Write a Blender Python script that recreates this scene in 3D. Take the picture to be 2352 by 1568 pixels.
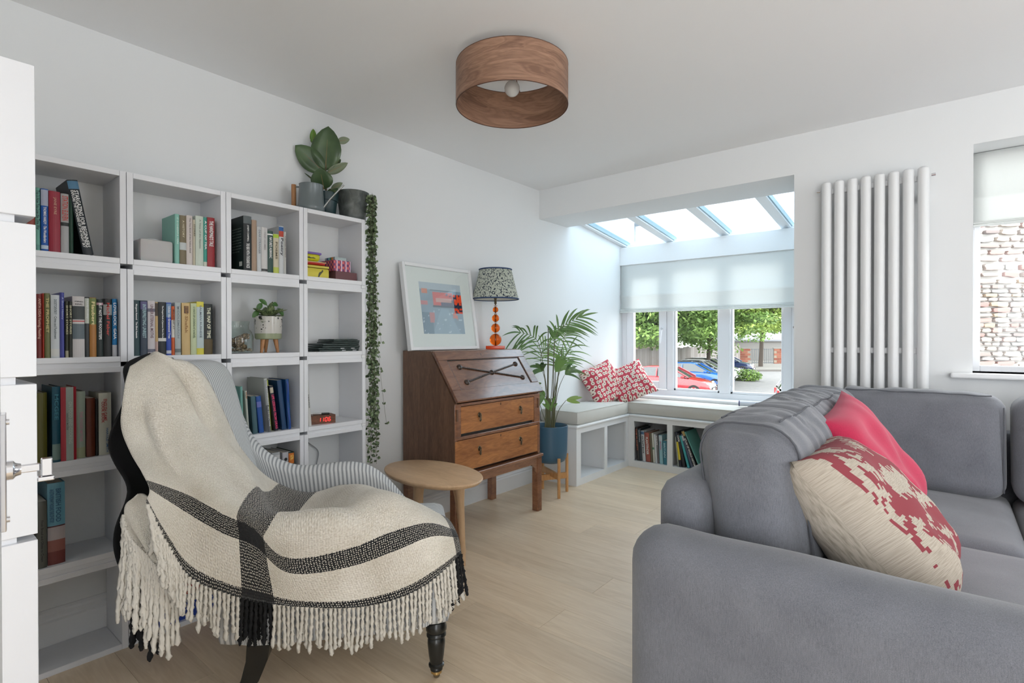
import bpy, bmesh, math, random
from mathutils import Vector, Matrix, noise
from math import sin, cos, pi, radians as R
rng = random.Random(7)
C = bpy.context.scene.collection
for o in list(bpy.data.objects): bpy.data.objects.remove(o)

# ---------------------------------------------------------------- camera, world, light, exposure
YAW, PIT, ROL, FPX, EYE = 0.6841, 0.0063, 0.0012, 1226.6, 1.18
cam = bpy.data.cameras.new('camera'); camo = bpy.data.objects.new('camera', cam); C.objects.link(camo)
cam.sensor_width = 36.0; cam.lens = 36.0 * FPX / 2352; cam.clip_start = 0.05; cam.clip_end = 400
camo.rotation_mode = 'QUATERNION'
fwd = Vector((-sin(YAW) * cos(PIT), cos(YAW) * cos(PIT), -sin(PIT)))
rgt = Vector((cos(YAW), sin(YAW), 0)); upv = rgt.cross(fwd)
r2 = cos(ROL) * rgt - sin(ROL) * upv; u2 = cos(ROL) * upv + sin(ROL) * rgt
camo.matrix_world = Matrix((r2, u2, -fwd)).transposed().to_4x4()
camo.location = (0, 0, EYE)
sc = bpy.context.scene; sc.camera = camo
sc.view_settings.view_transform = 'Standard'; sc.view_settings.look = 'None'
sc.view_settings.exposure = 0.85; sc.view_settings.gamma = 1.0; sc.view_settings.use_curve_mapping = False
w = bpy.data.worlds.new('world'); sc.world = w; w.use_nodes = True
nt = w.node_tree; bg = nt.nodes['Background']
SKY = 3.7
bg.inputs[0].default_value = (0.95, 0.975, 1.0, 1); bg.inputs[1].default_value = SKY
def area(name, loc, rot, sx, sy, power=0, portal=False, col=(1, 1, 1)):
    l = bpy.data.lights.new(name, 'AREA'); l.shape = 'RECTANGLE'; l.size = sx; l.size_y = sy
    l.energy = power; l.color = col
    if portal: l.cycles.is_portal = True
    o = bpy.data.objects.new(name, l); C.objects.link(o); o.location = loc; o.rotation_euler = rot
    return o
area('window_portal', (-1.69, 5.30, 1.35), (R(-90), 0, 0), 2.0, 1.6, portal=True)
area('roof_portal', (-1.69, 4.6, 2.33), (R(-6.8), 0, 0), 2.0, 1.3, portal=True)
area('side_window_portal', (0.75, 3.95, 1.6), (R(-90), 0, 0), 1.4, 1.3, portal=True)
area('rear_opening_portal', (1.45, -1.78, 1.1), (R(90), 0, 0), 2.0, 2.3, portal=True)  # portal for the daylight opening added behind the camera
area('right_opening_portal', (2.55, 1.95, 1.5), (0, R(90), 0), 1.5, 1.4, portal=True)  # portal for the opening added in the unseen right wall
# ---------------------------------------------------------------- material helpers
def nd(nt, t, **kw):
    n = nt.nodes.new(t)
    for k, v in kw.items():
        if k.startswith('i_'): n.inputs[k[2:].replace('_', ' ')].default_value = v
        else: setattr(n, k, v)
    return n
def mat(name, col=(0.8, 0.8, 0.8), rough=0.5, metal=0.0, **kw):
    m = bpy.data.materials.new(name); m.use_nodes = True
    b = m.node_tree.nodes['Principled BSDF']
    b.inputs['Base Color'].default_value = (*col, 1); b.inputs['Roughness'].default_value = rough
    b.inputs['Metallic'].default_value = metal
    for k, v in kw.items(): b.inputs[k.replace('_', ' ')].default_value = v
    return m
def P(m): return m.node_tree.nodes['Principled BSDF']
def coords(m, kind='Object', scale=(1, 1, 1), rot=(0, 0, 0)):
    nt = m.node_tree; tc = nd(nt, 'ShaderNodeTexCoord'); mp = nd(nt, 'ShaderNodeMapping')
    mp.inputs['Scale'].default_value = scale; mp.inputs['Rotation'].default_value = rot
    nt.links.new(tc.outputs[kind], mp.inputs[0]); return mp.outputs[0]
def ramp(m, fac, stops, interp='LINEAR'):
    nt = m.node_tree; r = nd(nt, 'ShaderNodeValToRGB'); r.color_ramp.interpolation = interp
    e = r.color_ramp.elements
    while len(e) < len(stops): e.new(0.5)
    for i, (p, c) in enumerate(stops):
        e[i].position = p; e[i].color = (*c, 1)
    nt.links.new(fac, r.inputs[0]); return r.outputs[0]
def tnoise(m, vec, scale, detail=3, dist=0.0, rough=0.5):
    n = nd(m.node_tree, 'ShaderNodeTexNoise'); n.inputs['Scale'].default_value = scale
    n.inputs['Detail'].default_value = detail; n.inputs['Distortion'].default_value = dist
    n.inputs['Roughness'].default_value = rough
    if vec is not None: m.node_tree.links.new(vec, n.inputs['Vector'])
    return n.outputs[0]
def link(m, a, name): m.node_tree.links.new(a, P(m).inputs[name])
def bump(m, h, strength=0.2, dist=0.01):
    b = nd(m.node_tree, 'ShaderNodeBump'); b.inputs['Strength'].default_value = strength
    b.inputs['Distance'].default_value = dist
    m.node_tree.links.new(h, b.inputs['Height']); link(m, b.outputs[0], 'Normal')
def mth(m, op, a, b=None, c=None):
    n = nd(m.node_tree, 'ShaderNodeMath', operation=op)
    for i, x in enumerate((a, b, c)):
        if x is None: continue
        if isinstance(x, (int, float)): n.inputs[i].default_value = x
        else: m.node_tree.links.new(x, n.inputs[i])
    return n.outputs[0]
def mixc(m, f, a, b):
    n = nd(m.node_tree, 'ShaderNodeMix', data_type='RGBA')
    for i, x in ((0, f), (6, a), (7, b)):
        if isinstance(x, (int, float)): n.inputs[i].default_value = x
        elif isinstance(x, tuple): n.inputs[i].default_value = (*x, 1)
        else: m.node_tree.links.new(x, n.inputs[i])
    return n.outputs[2]
def sep(m, v):
    s = nd(m.node_tree, 'ShaderNodeSeparateXYZ'); m.node_tree.links.new(v, s.inputs[0]); return s.outputs
_c = {}
def plain(col, rough=0.5, metal=0.0):
    k = (tuple(round(x, 3) for x in col), rough, metal)
    if k not in _c: _c[k] = mat('paint', col, rough, metal)
    return _c[k]
def S(r, g, b):   # sRGB 0-255 to linear
    f = lambda c: (c / 255 / 12.92) if c / 255 <= 0.04045 else ((c / 255 + 0.055) / 1.055) ** 2.4
    return (f(r), f(g), f(b))
def wood(name, c1, c2, scale=(1, 1, 1), s=6, rough=0.45, dist=1.5, fine=0.35, kind='Object', bumps=0.08, rnd=0.0):
    m = mat(name, c1, rough)
    v = coords(m, kind, scale)
    if rnd:
        oi = nd(m.node_tree, 'ShaderNodeObjectInfo'); va = nd(m.node_tree, 'ShaderNodeVectorMath', operation='MULTIPLY_ADD')
        m.node_tree.links.new(oi.outputs['Random'], va.inputs[0]); va.inputs[1].default_value = (37, 91, 53)
        m.node_tree.links.new(v, va.inputs[2]); v = va.outputs[0]
    a = tnoise(m, v, s, 2, dist); b = tnoise(m, v, s * 9, 4, 0.4)
    f = mth(m, 'MULTIPLY_ADD', b, fine, mth(m, 'MULTIPLY', a, 1 - fine))
    rings = mth(m, 'FRACT', mth(m, 'MULTIPLY', a, 9.0))
    rings = mth(m, 'MULTIPLY', mth(m, 'ABSOLUTE', mth(m, 'SUBTRACT', rings, 0.5)), 0.25)
    f = mth(m, 'ADD', mth(m, 'SUBTRACT', f, 0.06), rings)
    col = ramp(m, f, [(0.35, c2), (0.68, c1)])
    if rnd:
        h = nd(m.node_tree, 'ShaderNodeHueSaturation')
        m.node_tree.links.new(col, h.inputs['Color'])
        m.node_tree.links.new(mth(m, 'MULTIPLY_ADD', oi.outputs['Random'], rnd, 1 - rnd / 2), h.inputs['Value'])
        col = h.outputs[0]
    link(m, col, 'Base Color')
    if bumps: bump(m, f, bumps, 0.004)
    return m

# ---------------------------------------------------------------- mesh builder
WM = {}
class B:
    def __init__(s): s.bm = bmesh.new(); s.uv = None
    def box(s, x0, x1, y0, y1, z0, z1, bev=0.0, seg=2, M=None):
        r = bmesh.ops.create_cube(s.bm, size=1)
        vs = r['verts']
        for v in vs:
            v.co = Vector(((x0 + x1) / 2 + v.co.x * (x1 - x0), (y0 + y1) / 2 + v.co.y * (y1 - y0), (z0 + z1) / 2 + v.co.z * (z1 - z0)))
        if bev:
            es = list({e for v in vs for e in v.link_edges})
            q = bmesh.ops.bevel(s.bm, geom=es, offset=bev, segments=seg, profile=0.5, affect='EDGES')
            vs = list({v for f in q['faces'] for v in f.verts} | {v for v in vs if v.is_valid})
        if M is not None:
            for v in vs: v.co = M @ v.co
        return s
    def verts(s, vl, fl, M=None):
        nv = [s.bm.verts.new(M @ Vector(v) if M is not None else v) for v in vl]
        for f in fl:
            try: s.bm.faces.new([nv[i] for i in f])
            except ValueError: pass
        return nv
    def tube(s, pts, r, seg=8, caps=True, flat=1.0):
        pts = [Vector(p) for p in pts]; n = len(pts)
        rr = r if isinstance(r, (list, tuple)) else [r] * n
        ref = Vector((0, 0, 1)); rings = []
        t0 = (pts[1] - pts[0]).normalized()
        if abs(t0.z) > 0.9: ref = Vector((1, 0, 0))
        nrm = (ref - t0 * ref.dot(t0)).normalized()
        for i, p in enumerate(pts):
            t = (pts[min(i + 1, n - 1)] - pts[max(i - 1, 0)]).normalized()
            nrm = (nrm - t * nrm.dot(t)).normalized(); b = t.cross(nrm)
            rings.append([s.bm.verts.new(p + (nrm * cos(2 * pi * k / seg) + b * sin(2 * pi * k / seg) * flat) * rr[i]) for k in range(seg)])
        for a, b2 in zip(rings, rings[1:]):
            for k in range(seg): s.bm.faces.new((a[k], a[(k + 1) % seg], b2[(k + 1) % seg], b2[k]))
        if caps and seg > 2:
            s.bm.faces.new(rings[0][::-1]); s.bm.faces.new(rings[-1])
        return s
    def cyl(s, p0, p1, r0, r1=None, seg=16): return s.tube([p0, p1], [r0, r0 if r1 is None else r1], seg)
    def lathe(s, prof, seg=24, o=(0, 0, 0), M=None, sx=1.0, sy=1.0):
        rings = []
        for r, z in prof:
            rings.append([s.bm.verts.new((M @ Vector((r * cos(2 * pi * k / seg) * sx, r * sin(2 * pi * k / seg) * sy, z)) if M is not None else Vector((o[0] + r * cos(2 * pi * k / seg) * sx, o[1] + r * sin(2 * pi * k / seg) * sy, o[2] + z)))) for k in range(seg)])
        for a, b in zip(rings, rings[1:]):
            for k in range(seg): s.bm.faces.new((a[k], a[(k + 1) % seg], b[(k + 1) % seg], b[k]))
        if prof[0][0] > 1e-5: s.bm.faces.new(rings[0][::-1])
        if prof[-1][0] > 1e-5: s.bm.faces.new(rings[-1])
        return s
    def prism(s, poly, axis, a0, a1):   # poly in the two other axes, order (x,y,z without axis)
        def mk(p, a):
            q = list(p); q.insert(axis, a); return q
        n = len(poly); A = [s.bm.verts.new(mk(p, a0)) for p in poly]; D = [s.bm.verts.new(mk(p, a1)) for p in poly]
        s.bm.faces.new(A); s.bm.faces.new(D[::-1])
        for i in range(n): s.bm.faces.new((A[i], D[i], D[(i + 1) % n], A[(i + 1) % n]))
        return s
    def grid(s, rows, closed=False, uv=None, thick=0):
        V = [[s.bm.verts.new(p) for p in r] for r in rows]
        if uv is not None: L = s.bm.loops.layers.uv.verify()
        nr, nc = len(V), len(V[0])
        for i in range(nr - 1):
            for j in range(nc if closed else nc - 1):
                j2 = (j + 1) % nc
                f = s.bm.faces.new((V[i][j], V[i][j2], V[i + 1][j2], V[i + 1][j]))
                if uv is not None:
                    jj = j + 1
                    for l, (a, b) in zip(f.loops, ((i, j), (i, jj), (i + 1, jj), (i + 1, j))): l[L].uv = uv(a, b)
        return s
    def sphere(s, c, r, seg=16, sx=1, sy=1, sz=1):
        prof = [(max(1e-6, r * sin(pi * i / (seg // 2))), -r * cos(pi * i / (seg // 2)) * sz) for i in range(seg // 2 + 1)]
        return s.lathe(prof, seg, c, sx=sx, sy=sy)
    def ob(s, name, m, parent=None, smooth=False, local=False, kind=None, label=None, merge=True, solid=0, sub=0):
        if merge: bmesh.ops.remove_doubles(s.bm, verts=s.bm.verts, dist=1e-5)
        bmesh.ops.recalc_face_normals(s.bm, faces=s.bm.faces)
        if parent is not None and not local:
            inv = WM.get(parent.name, Matrix()).inverted(); s.bm.transform(inv)
        me = bpy.data.meshes.new(name); s.bm.to_mesh(me); s.bm.free()
        o = bpy.data.objects.new(name, me); C.objects.link(o)
        for mm in (m if isinstance(m, (list, tuple)) else [m]): me.materials.append(mm)
        if smooth:
            for p in me.polygons: p.use_smooth = True
            if smooth != 'all':
                a = R(smooth if smooth is not True else 40)
                bm = bmesh.new(); bm.from_mesh(me)
                for e in bm.edges:
                    if len(e.link_faces) == 2 and e.calc_face_angle(0) > a: e.smooth = False
                bm.to_mesh(me); bm.free()
        if parent is not None: o.parent = parent; WM[o.name] = WM.get(parent.name, Matrix())
        else: WM[o.name] = Matrix()
        if solid: md = o.modifiers.new('solid', 'SOLIDIFY'); md.thickness = solid; md.offset = 0
        if sub: md = o.modifiers.new('sub', 'SUBSURF'); md.levels = sub; md.render_levels = sub
        if kind: o['kind'] = kind
        if label: o['label'] = label
        return o
def thing(name, label, cat, loc=(0, 0, 0), rz=0, group=None, rx=0):
    o = bpy.data.objects.new(name, None); C.objects.link(o); o.location = loc; o.rotation_euler = (rx, 0, rz)
    o.empty_display_size = 0.05
    WM[o.name] = Matrix.Translation(loc) @ Matrix.Rotation(rz, 4, 'Z') @ Matrix.Rotation(rx, 4, 'X')
    o['label'] = label; o['category'] = cat
    if group: o['group'] = group
    return o
def tag(o, label, cat, group=None):
    o['label'] = label; o['category'] = cat
    if group: o['group'] = group
    return o
def struct(o): o['kind'] = 'structure'; return o
def share(src, parent, name=None, M=None):
    c = src.copy(); C.objects.link(c); c.parent = parent; WM[c.name] = WM.get(parent.name, Matrix()) if parent else Matrix()
    if M is not None: c.matrix_local = M
    return c
def copy_tree(o, loc=None, rz=None, label=None, group=None, parent=None):
    c = o.copy(); C.objects.link(c); c.parent = parent
    if loc is not None: c.location = loc
    if rz is not None: c.rotation_euler.z = rz
    if label: c['label'] = label
    if group: c['group'] = group
    for ch in o.children: copy_tree(ch, parent=c)
    return c
_font = bpy.data.curves.new('lettering', 'FONT'); _font.resolution_u = 2
_fo = bpy.data.objects.new('lettering', _font); C.objects.link(_fo)
_tx = {}
def textmesh(txt, bold=0.0):
    k = (txt, bold)
    if k in _tx: return _tx[k]
    _font.body = txt; _font.size = 1; _font.align_x = 'LEFT'; _font.offset = bold
    bpy.context.view_layer.update()
    dg = bpy.context.evaluated_depsgraph_get()
    me = bpy.data.meshes.new_from_object(_fo.evaluated_get(dg))
    vs = [v.co.copy() for v in me.vertices]; fs = [tuple(p.vertices) for p in me.polygons]
    bpy.data.meshes.remove(me)
    x0 = min(v.x for v in vs); x1 = max(v.x for v in vs); y0 = min(v.y for v in vs); y1 = max(v.y for v in vs)
    _tx[k] = ([((v.x - x0) / (x1 - x0), (v.y - y0) / (y1 - y0)) for v in vs], fs, (x1 - x0) / (y1 - y0))
    return _tx[k]
def lettering(name, txt, org, du, dv, L, H, m, parent, maxasp=2.2, bold=0.02, center=False, local=False, off=0.0004):
    """flat lettering: starts at org, runs along du for at most L, letters H tall along dv"""
    vs, fs, asp = textmesh(txt, bold)
    du = Vector(du).normalized(); dv = Vector(dv).normalized(); n = du.cross(dv)
    wdt = min(L, H * asp * maxasp); o = Vector(org) + n * off
    if center: o = o + du * (L - wdt) / 2
    b = B(); b.verts([o + du * (x * wdt) + dv * (y * H) for x, y in vs], fs)
    return b.ob(name, m, parent, local=local, merge=False)
def curve3(pts, n=12):   # Catmull-Rom
    pts = [Vector(p) for p in pts]; q = [pts[0] * 2 - pts[1]] + pts + [pts[-1] * 2 - pts[-2]]; out = []
    for i in range(1, len(q) - 2):
        for k in range(n):
            t = k / n; a, b, c, d = q[i - 1], q[i], q[i + 1], q[i + 2]
            out.append(0.5 * ((2 * b) + (c - a) * t + (2 * a - 5 * b + 4 * c - d) * t * t + (3 * b - a - 3 * c + d) * t ** 3))
    out.append(pts[-1]); return out
def netgrid(N, n):
    rows = [curve3(r, n) for r in N]; cols = [curve3([r[j] for r in rows], n) for j in range(len(rows[0]))]
    return [[cols[j][i] for j in range(len(cols))] for i in range(len(cols[0]))]
def softbox(b, dims, r, n=10, bulge=(0, 0, 0), fn=None, M=None, uvs=False):
    """rounded, bulging box centred on the origin"""
    hx, hy, hz = (d / 2 for d in dims); L = b.bm.loops.layers.uv.verify() if uvs else None
    cache = {}
    nx, ny, nz = (max(2, int(round(n * d / max(dims))) + 2) for d in dims)
    def pt(i, j, k):
        key = (i, j, k)
        if key in cache: return cache[key]
        p = Vector((2 * i / nx - 1, 2 * j / ny - 1, 2 * k / nz - 1))
        q = Vector((p.x * hx, p.y * hy, p.z * hz))
        core = Vector((max(-hx + r, min(hx - r, q.x)), max(-hy + r, min(hy - r, q.y)), max(-hz + r, min(hz - r, q.z))))
        d = q - core
        if d.length > 1e-9: q = core + d.normalized() * min(r, d.length if d.length < r * 0.5 else r)
        f = lambda a: max(0.0, 1 - a * a)
        q.x += bulge[0] * p.x * f(p.y) * f(p.z); q.y += bulge[1] * p.y * f(p.x) * f(p.z); q.z += bulge[2] * p.z * f(p.x) * f(p.y)
        if fn: q = fn(q, p)
        cache[key] = b.bm.verts.new(M @ q if M is not None else q); return cache[key]
    def face(a):
        try: b.bm.faces.new(a)
        except ValueError: pass
    for i in range(nx):
        for j in range(ny):
            for k in (0, nz): face((pt(i, j, k), pt(i + 1, j, k), pt(i + 1, j + 1, k), pt(i, j + 1, k)))
    for i in range(nx):
        for k in range(nz):
            for j in (0, ny): face((pt(i, j, k), pt(i + 1, j, k), pt(i + 1, j, k + 1), pt(i, j, k + 1)))
    for j in range(ny):
        for k in range(nz):
            for i in (0, nx): face((pt(i, j, k), pt(i, j + 1, k), pt(i, j + 1, k + 1), pt(i, j, k + 1)))
    return b
def leafgrid(b, base, tip, wid, up, fold=0.25, curl=0.0, n=8, shape=1.0, tipw=0.0):
    base = Vector(base); tip = Vector(tip); ax = tip - base; Ln = ax.length; ax.normalize(); up = Vector(up)
    side = ax.cross(up).normalized(); nn = side.cross(ax).normalized()
    rows = []
    for i in range(n + 1):
        t = i / n; ww = wid / 2 * (sin(pi * t ** shape) ** 0.7 if 0 < t < 1 else 0.0) + 0.0004
        c = base + ax * Ln * t + nn * (curl * Ln * (t * t - t) * -1)
        rows.append([c + side * ww * s + nn * fold * ww * abs(s) for s in (-1, -0.5, 0, 0.5, 1)])
    b.grid(rows)

# ---------------------------------------------------------------- materials
def painted(name, c, rough, bs=0.03, sc_=60):
    m = mat(name, c, rough); v = coords(m, 'Object'); n = tnoise(m, v, sc_, 4); bump(m, n, bs, 0.002); return m
M_wall = painted('wall_paint', (0.80, 0.815, 0.82), 0.85)
M_ceil = painted('ceiling_paint', (0.90, 0.91, 0.92), 0.9)
M_trim = painted('gloss_trim_paint', (0.83, 0.84, 0.85), 0.35, 0.01)
M_shelf = mat('shelf_melamine', (0.80, 0.81, 0.84), 0.35)
M_upvc = mat('upvc', (0.84, 0.85, 0.88), 0.25)
M_plank = wood('oak_plank', (0.81, 0.66, 0.485), (0.69, 0.54, 0.375), (0.35, 4.0, 1.0), 3.0, 0.36, 1.0, 0.45, bumps=0.03, rnd=0.14)
M_dark = mat('dark_gap', (0.03, 0.028, 0.025), 0.8)
def glassmat(name, tint=(1, 1, 1), refl=1.0):
    m = bpy.data.materials.new(name); m.use_nodes = True; nt = m.node_tree; nt.nodes.clear()
    o = nt.nodes.new('ShaderNodeOutputMaterial'); t = nt.nodes.new('ShaderNodeBsdfTransparent'); g = nt.nodes.new('ShaderNodeBsdfGlossy')
    t.inputs[0].default_value = (*tint, 1); g.inputs['Roughness'].default_value = 0.0
    f = nt.nodes.new('ShaderNodeFresnel'); f.inputs[0].default_value = 1.45
    mu = nt.nodes.new('ShaderNodeMath'); mu.operation = 'MULTIPLY'; mu.inputs[1].default_value = refl
    x = nt.nodes.new('ShaderNodeMixShader')
    ge = nt.nodes.new('ShaderNodeNewGeometry'); iv = nt.nodes.new('ShaderNodeMath'); iv.operation = 'SUBTRACT'; iv.inputs[0].default_value = 1.0
    m2 = nt.nodes.new('ShaderNodeMath'); m2.operation = 'MULTIPLY'; nt.links.new(ge.outputs['Backfacing'], iv.inputs[1])
    nt.links.new(f.outputs[0], mu.inputs[0]); nt.links.new(mu.outputs[0], m2.inputs[0]); nt.links.new(iv.outputs[0], m2.inputs[1]); nt.links.new(m2.outputs[0], x.inputs[0])
    nt.links.new(t.outputs[0], x.inputs[1]); nt.links.new(g.outputs[0], x.inputs[2]); nt.links.new(x.outputs[0], o.inputs[0])
    return m
M_pane = glassmat('window_glass', (0.97, 0.985, 0.98))
M_roofglass = glassmat('roof_glass', (0.64, 0.72, 0.77))
def clothmat(name, col, trans=0.4):
    m = mat(name, col, 0.9); nt = m.node_tree; t = nd(nt, 'ShaderNodeBsdfTranslucent'); t.inputs[0].default_value = (*col, 1)
    x = nd(nt, 'ShaderNodeMixShader'); x.inputs[0].default_value = trans; out = nt.nodes['Material Output']
    v = coords(m); n = tnoise(m, v, 900, 2); bump(m, n, 0.1, 0.001)
    nt.links.new(P(m).outputs[0], x.inputs[1]); nt.links.new(t.outputs[0], x.inputs[2]); nt.links.new(x.outputs[0], out.inputs[0])
    return m
M_blind = clothmat('blind_linen', (0.86, 0.875, 0.86), 0.38)
M_chrome = mat('chrome', (0.75, 0.75, 0.78), 0.15, 1.0)
M_brass = mat('aged_brass', (0.16, 0.13, 0.09), 0.35, 1.0)
def fabric(name, c1, c2, s=500, rough=0.95, big=6, bs=0.25, sheen=0.3):
    m = mat(name, c1, rough); v = coords(m); a = tnoise(m, v, s, 2); b2 = tnoise(m, v, big, 4, 0.3)
    v2 = coords(m, 'Object', (1, 1, 0.15)); a2 = tnoise(m, v2, s * 0.6, 2)
    f = mth(m, 'ADD', mth(m, 'MULTIPLY', a, 0.45), mth(m, 'MULTIPLY', a2, 0.25)); f = mth(m, 'ADD', f, mth(m, 'MULTIPLY', b2, 0.30))
    link(m, ramp(m, f, [(0.34, c2), (0.66, c1)]), 'Base Color'); bump(m, a, bs, 0.002)
    P(m).inputs['Sheen Weight'].default_value = sheen; P(m).inputs['Sheen Roughness'].default_value = 0.5
    return m
M_sofa = fabric('grey_weave', (0.215, 0.222, 0.25), (0.10, 0.105, 0.122), 700)
M_seam = mat('sofa_seam', (0.10, 0.105, 0.12), 0.9)
M_bench = fabric('bench_linen', (0.63, 0.62, 0.58), (0.55, 0.54, 0.50), 900, bs=0.1, sheen=0.1)

# ================================================================ SETTING
XW, YB, ZC = -2.645, 3.605, 2.41        # left wall plane, window wall plane, ceiling
XR, YN = 2.4, -1.6                       # unseen right wall, unseen rear wall
# floor: boards run across the room
fl = B().box(XW - 0.1, XR + 0.1, YN - 0.1, 5.12, -0.12, -0.014).ob('floor', M_dark); struct(fl)
edges = [-1.58, -1.38, -1.18, -0.98, -0.78, -0.58, -0.39, -0.19, 0.01, 0.21, 0.41, 0.605, 0.79, 0.98, 1.165, 1.355, 1.55, 1.745, 1.94, 2.143, 2.343, 2.546, 2.753, 2.95, 3.15, 3.35, 3.55, 3.75, 3.95, 4.15, 4.35, 4.55]
joints = {2.143: [-1.27], 1.55: [-1.63], 0.605: [-2.2 + 0.2], 2.343: [-1.48 - 0.57], 2.546: [-0.9], 1.94: [-0.4], 1.355: [-0.7], 3.15: [-1.0]}
for y0, y1 in zip(edges, edges[1:]):
    xs = [XW]; x = XW + rng.uniform(0.5, 2.0)
    if y0 in joints: xs += joints[y0]; x = xs[-1] + rng.uniform(1.6, 2.2)
    while x < XR - 0.3: xs.append(x); x += rng.uniform(1.5, 2.2)
    xs.append(XR)
    for a, b_ in zip(xs, xs[1:]):
        if y0 > YB - 0.1 and a > -0.6: continue
        if y0 > YB - 0.1: b_ = min(b_, -0.73)
        B().box(a + 0.0004, b_ - 0.0004, y0 + 0.0004, y1 - 0.0004, -0.014, 0.0, 0.0004, 1).ob('plank', M_plank, fl)
# walls
wl = struct(B().box(XW - 0.15, XW, YN - 0.1, 5.35, -0.1, 2.7).ob('wall_left', M_wall))
b = B(); T = 0.42   # window wall, in pieces round the bay opening and the side window
b.box(XW, -0.725, YB, YB + T, 2.171, ZC)
b.box(-0.725, 0.10, YB, YB + T, 0, ZC)
b.box(0.10, 1.5, YB, YB + T - 0.17, 0, 1.0); b.box(0.10, 1.5, YB, YB + T - 0.17, 2.166, ZC); b.box(1.5, XR, YB, YB + T - 0.17, 0, ZC)
wf = struct(b.ob('wall_front', M_wall))
b = B(); b.box(XR, XR + 0.12, YN, YB + T, 0, 0.8); b.box(XR, XR + 0.12, YN, YB + T, 2.2, ZC); b.box(XR, XR + 0.12, YN, 1.5, 0.8, 2.2); b.box(XR, XR + 0.12, 2.6, YB + T, 0.8, 2.2)
struct(b.ob('wall_right', M_wall))   # unseen wall, its opening added to let in more sky light
b = B(); b.box(XW, 0.5, YN - 0.15, YN, 0, ZC); b.box(0.5, XR, YN - 0.15, YN, 2.25, ZC)  # unseen rear wall, opening added to bring in sky light
struct(b.ob('wall_rear', M_wall))
struct(B().box(XW - 0.1, XR + 0.1, YN - 0.15, YB + T, ZC, ZC + 0.15).ob('ceiling', M_ceil))
struct(B().box(XW - 0.15, XR + 0.12, YN - 0.15, YB + T, ZC + 0.16, 2.9).ob('light_block', plain((0.45, 0.43, 0.40), 0.9)))  # unseen block above the ceiling, added to keep light off the bay
# bay: side wall, below the sill, header above the window
struct(B().box(-0.725, -0.6, YB + T, 5.25, -0.1, 2.3).ob('wall_bay_right', M_wall))
struct(B().box(XW, -0.725, 5.05, 5.22, -0.1, 0.60).ob('wall_bay_front', M_wall))
struct(B().box(XW, -0.725, 5.02, 5.20, 1.93, 2.115, 0.004).ob('trim_2', M_trim))
# skirting on the left wall and window wall
prof = [(0, 0), (0.019, 0), (0.019, 0.105), (0.014, 0.112), (0.016, 0.122), (0.010, 0.132), (0.011, 0.143), (0.004, 0.152), (0, 0.152)]
struct(B().prism([(XW + a, z) for a, z in prof], 1, YN, 3.61).ob('baseboard_left', M_trim))
struct(B().prism([(YB - a, z) for a, z in prof], 0, -0.725, XR).ob('baseboard_front', M_trim))
# bay window
YG = 5.10
def casement_handle(x, z, par, d=1):
    B().box(x - 0.016, x + 0.016, YG - 0.047, YG - 0.036, z - 0.06, z + 0.07, 0.004).ob('handle_plate', M_upvc, par)
    h = B().tube(curve3([(x, YG - 0.048, z), (x, YG - 0.075, z), (x - d * 0.01, YG - 0.08, z - 0.06), (x - d * 0.02, YG - 0.078, z - 0.14)], 5), 0.010, 8, flat=0.7).ob('handle', M_upvc, par, True)
    B().cyl((x, YG - 0.080, z), (x, YG - 0.088, z), 0.011).ob('handle_lock', M_chrome, h, True)
wn = B()
wn.box(XW, -0.725, YG - 0.035, YG + 0.035, 0.61, 0.665, 0.004); wn.box(XW, -0.725, YG - 0.035, YG + 0.035, 1.87, 1.93)
for a, c in ((XW, -2.585), (-2.153, -2.085), (-1.645, -1.545), (-1.10, -1.035), (-0.77, -0.725)): wn.box(a, c, YG - 0.035, YG + 0.035, 0.665, 1.87, 0.003)
win = struct(wn.ob('window_1', M_upvc))
def sash(x0, x1, z0, z1, fw=0.055, y=YG - 0.018, name='sash'):
    s = B().box(x0, x0 + fw, y - 0.03, y + 0.02, z0, z1, 0.004).box(x1 - fw, x1, y - 0.03, y + 0.02, z0, z1, 0.004)
    s.box(x0 + fw, x1 - fw, y - 0.029, y + 0.019, z0, z0 + fw, 0.004).box(x0 + fw, x1 - fw, y - 0.029, y + 0.019, z1 - fw, z1, 0.004)
    o = s.ob(name, M_upvc, win)
    B().box(x0 + fw, x1 - fw, y - 0.001, y + 0.003, z0 + fw, z1 - fw).ob('pane', M_pane, o)
    return o
sash(-2.58, -2.156, 0.672, 1.868, 0.075)
sash(-1.032, -0.775, 0.672, 1.868, 0.06)
for a, c in ((-2.085, -1.645), (-1.545, -1.10)):
    s = B()
    for q in ((a, a + 0.02, 0.665, 1.87), (c - 0.02, c, 0.665, 1.87)): s.box(q[0], q[1], YG - 0.022, YG + 0.02, q[2], q[3], 0.004)
    s.box(a, c, YG - 0.022, YG + 0.02, 0.665, 0.688, 0.004).box(a, c, YG - 0.022, YG + 0.02, 1.85, 1.87, 0.004)
    o = s.ob('glazing_bead', M_upvc, win)
    B().box(a + 0.02, c - 0.02, YG - 0.002, YG + 0.002, 0.688, 1.85).ob('pane', M_pane, o)
casement_handle(-2.185, 1.27, win); casement_handle(-1.005, 1.27, win, -1)
struct(B().box(XW, -0.725, 4.90, YG - 0.03, 0.585, 0.615, 0.006).ob('trim_1', M_trim))
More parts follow.
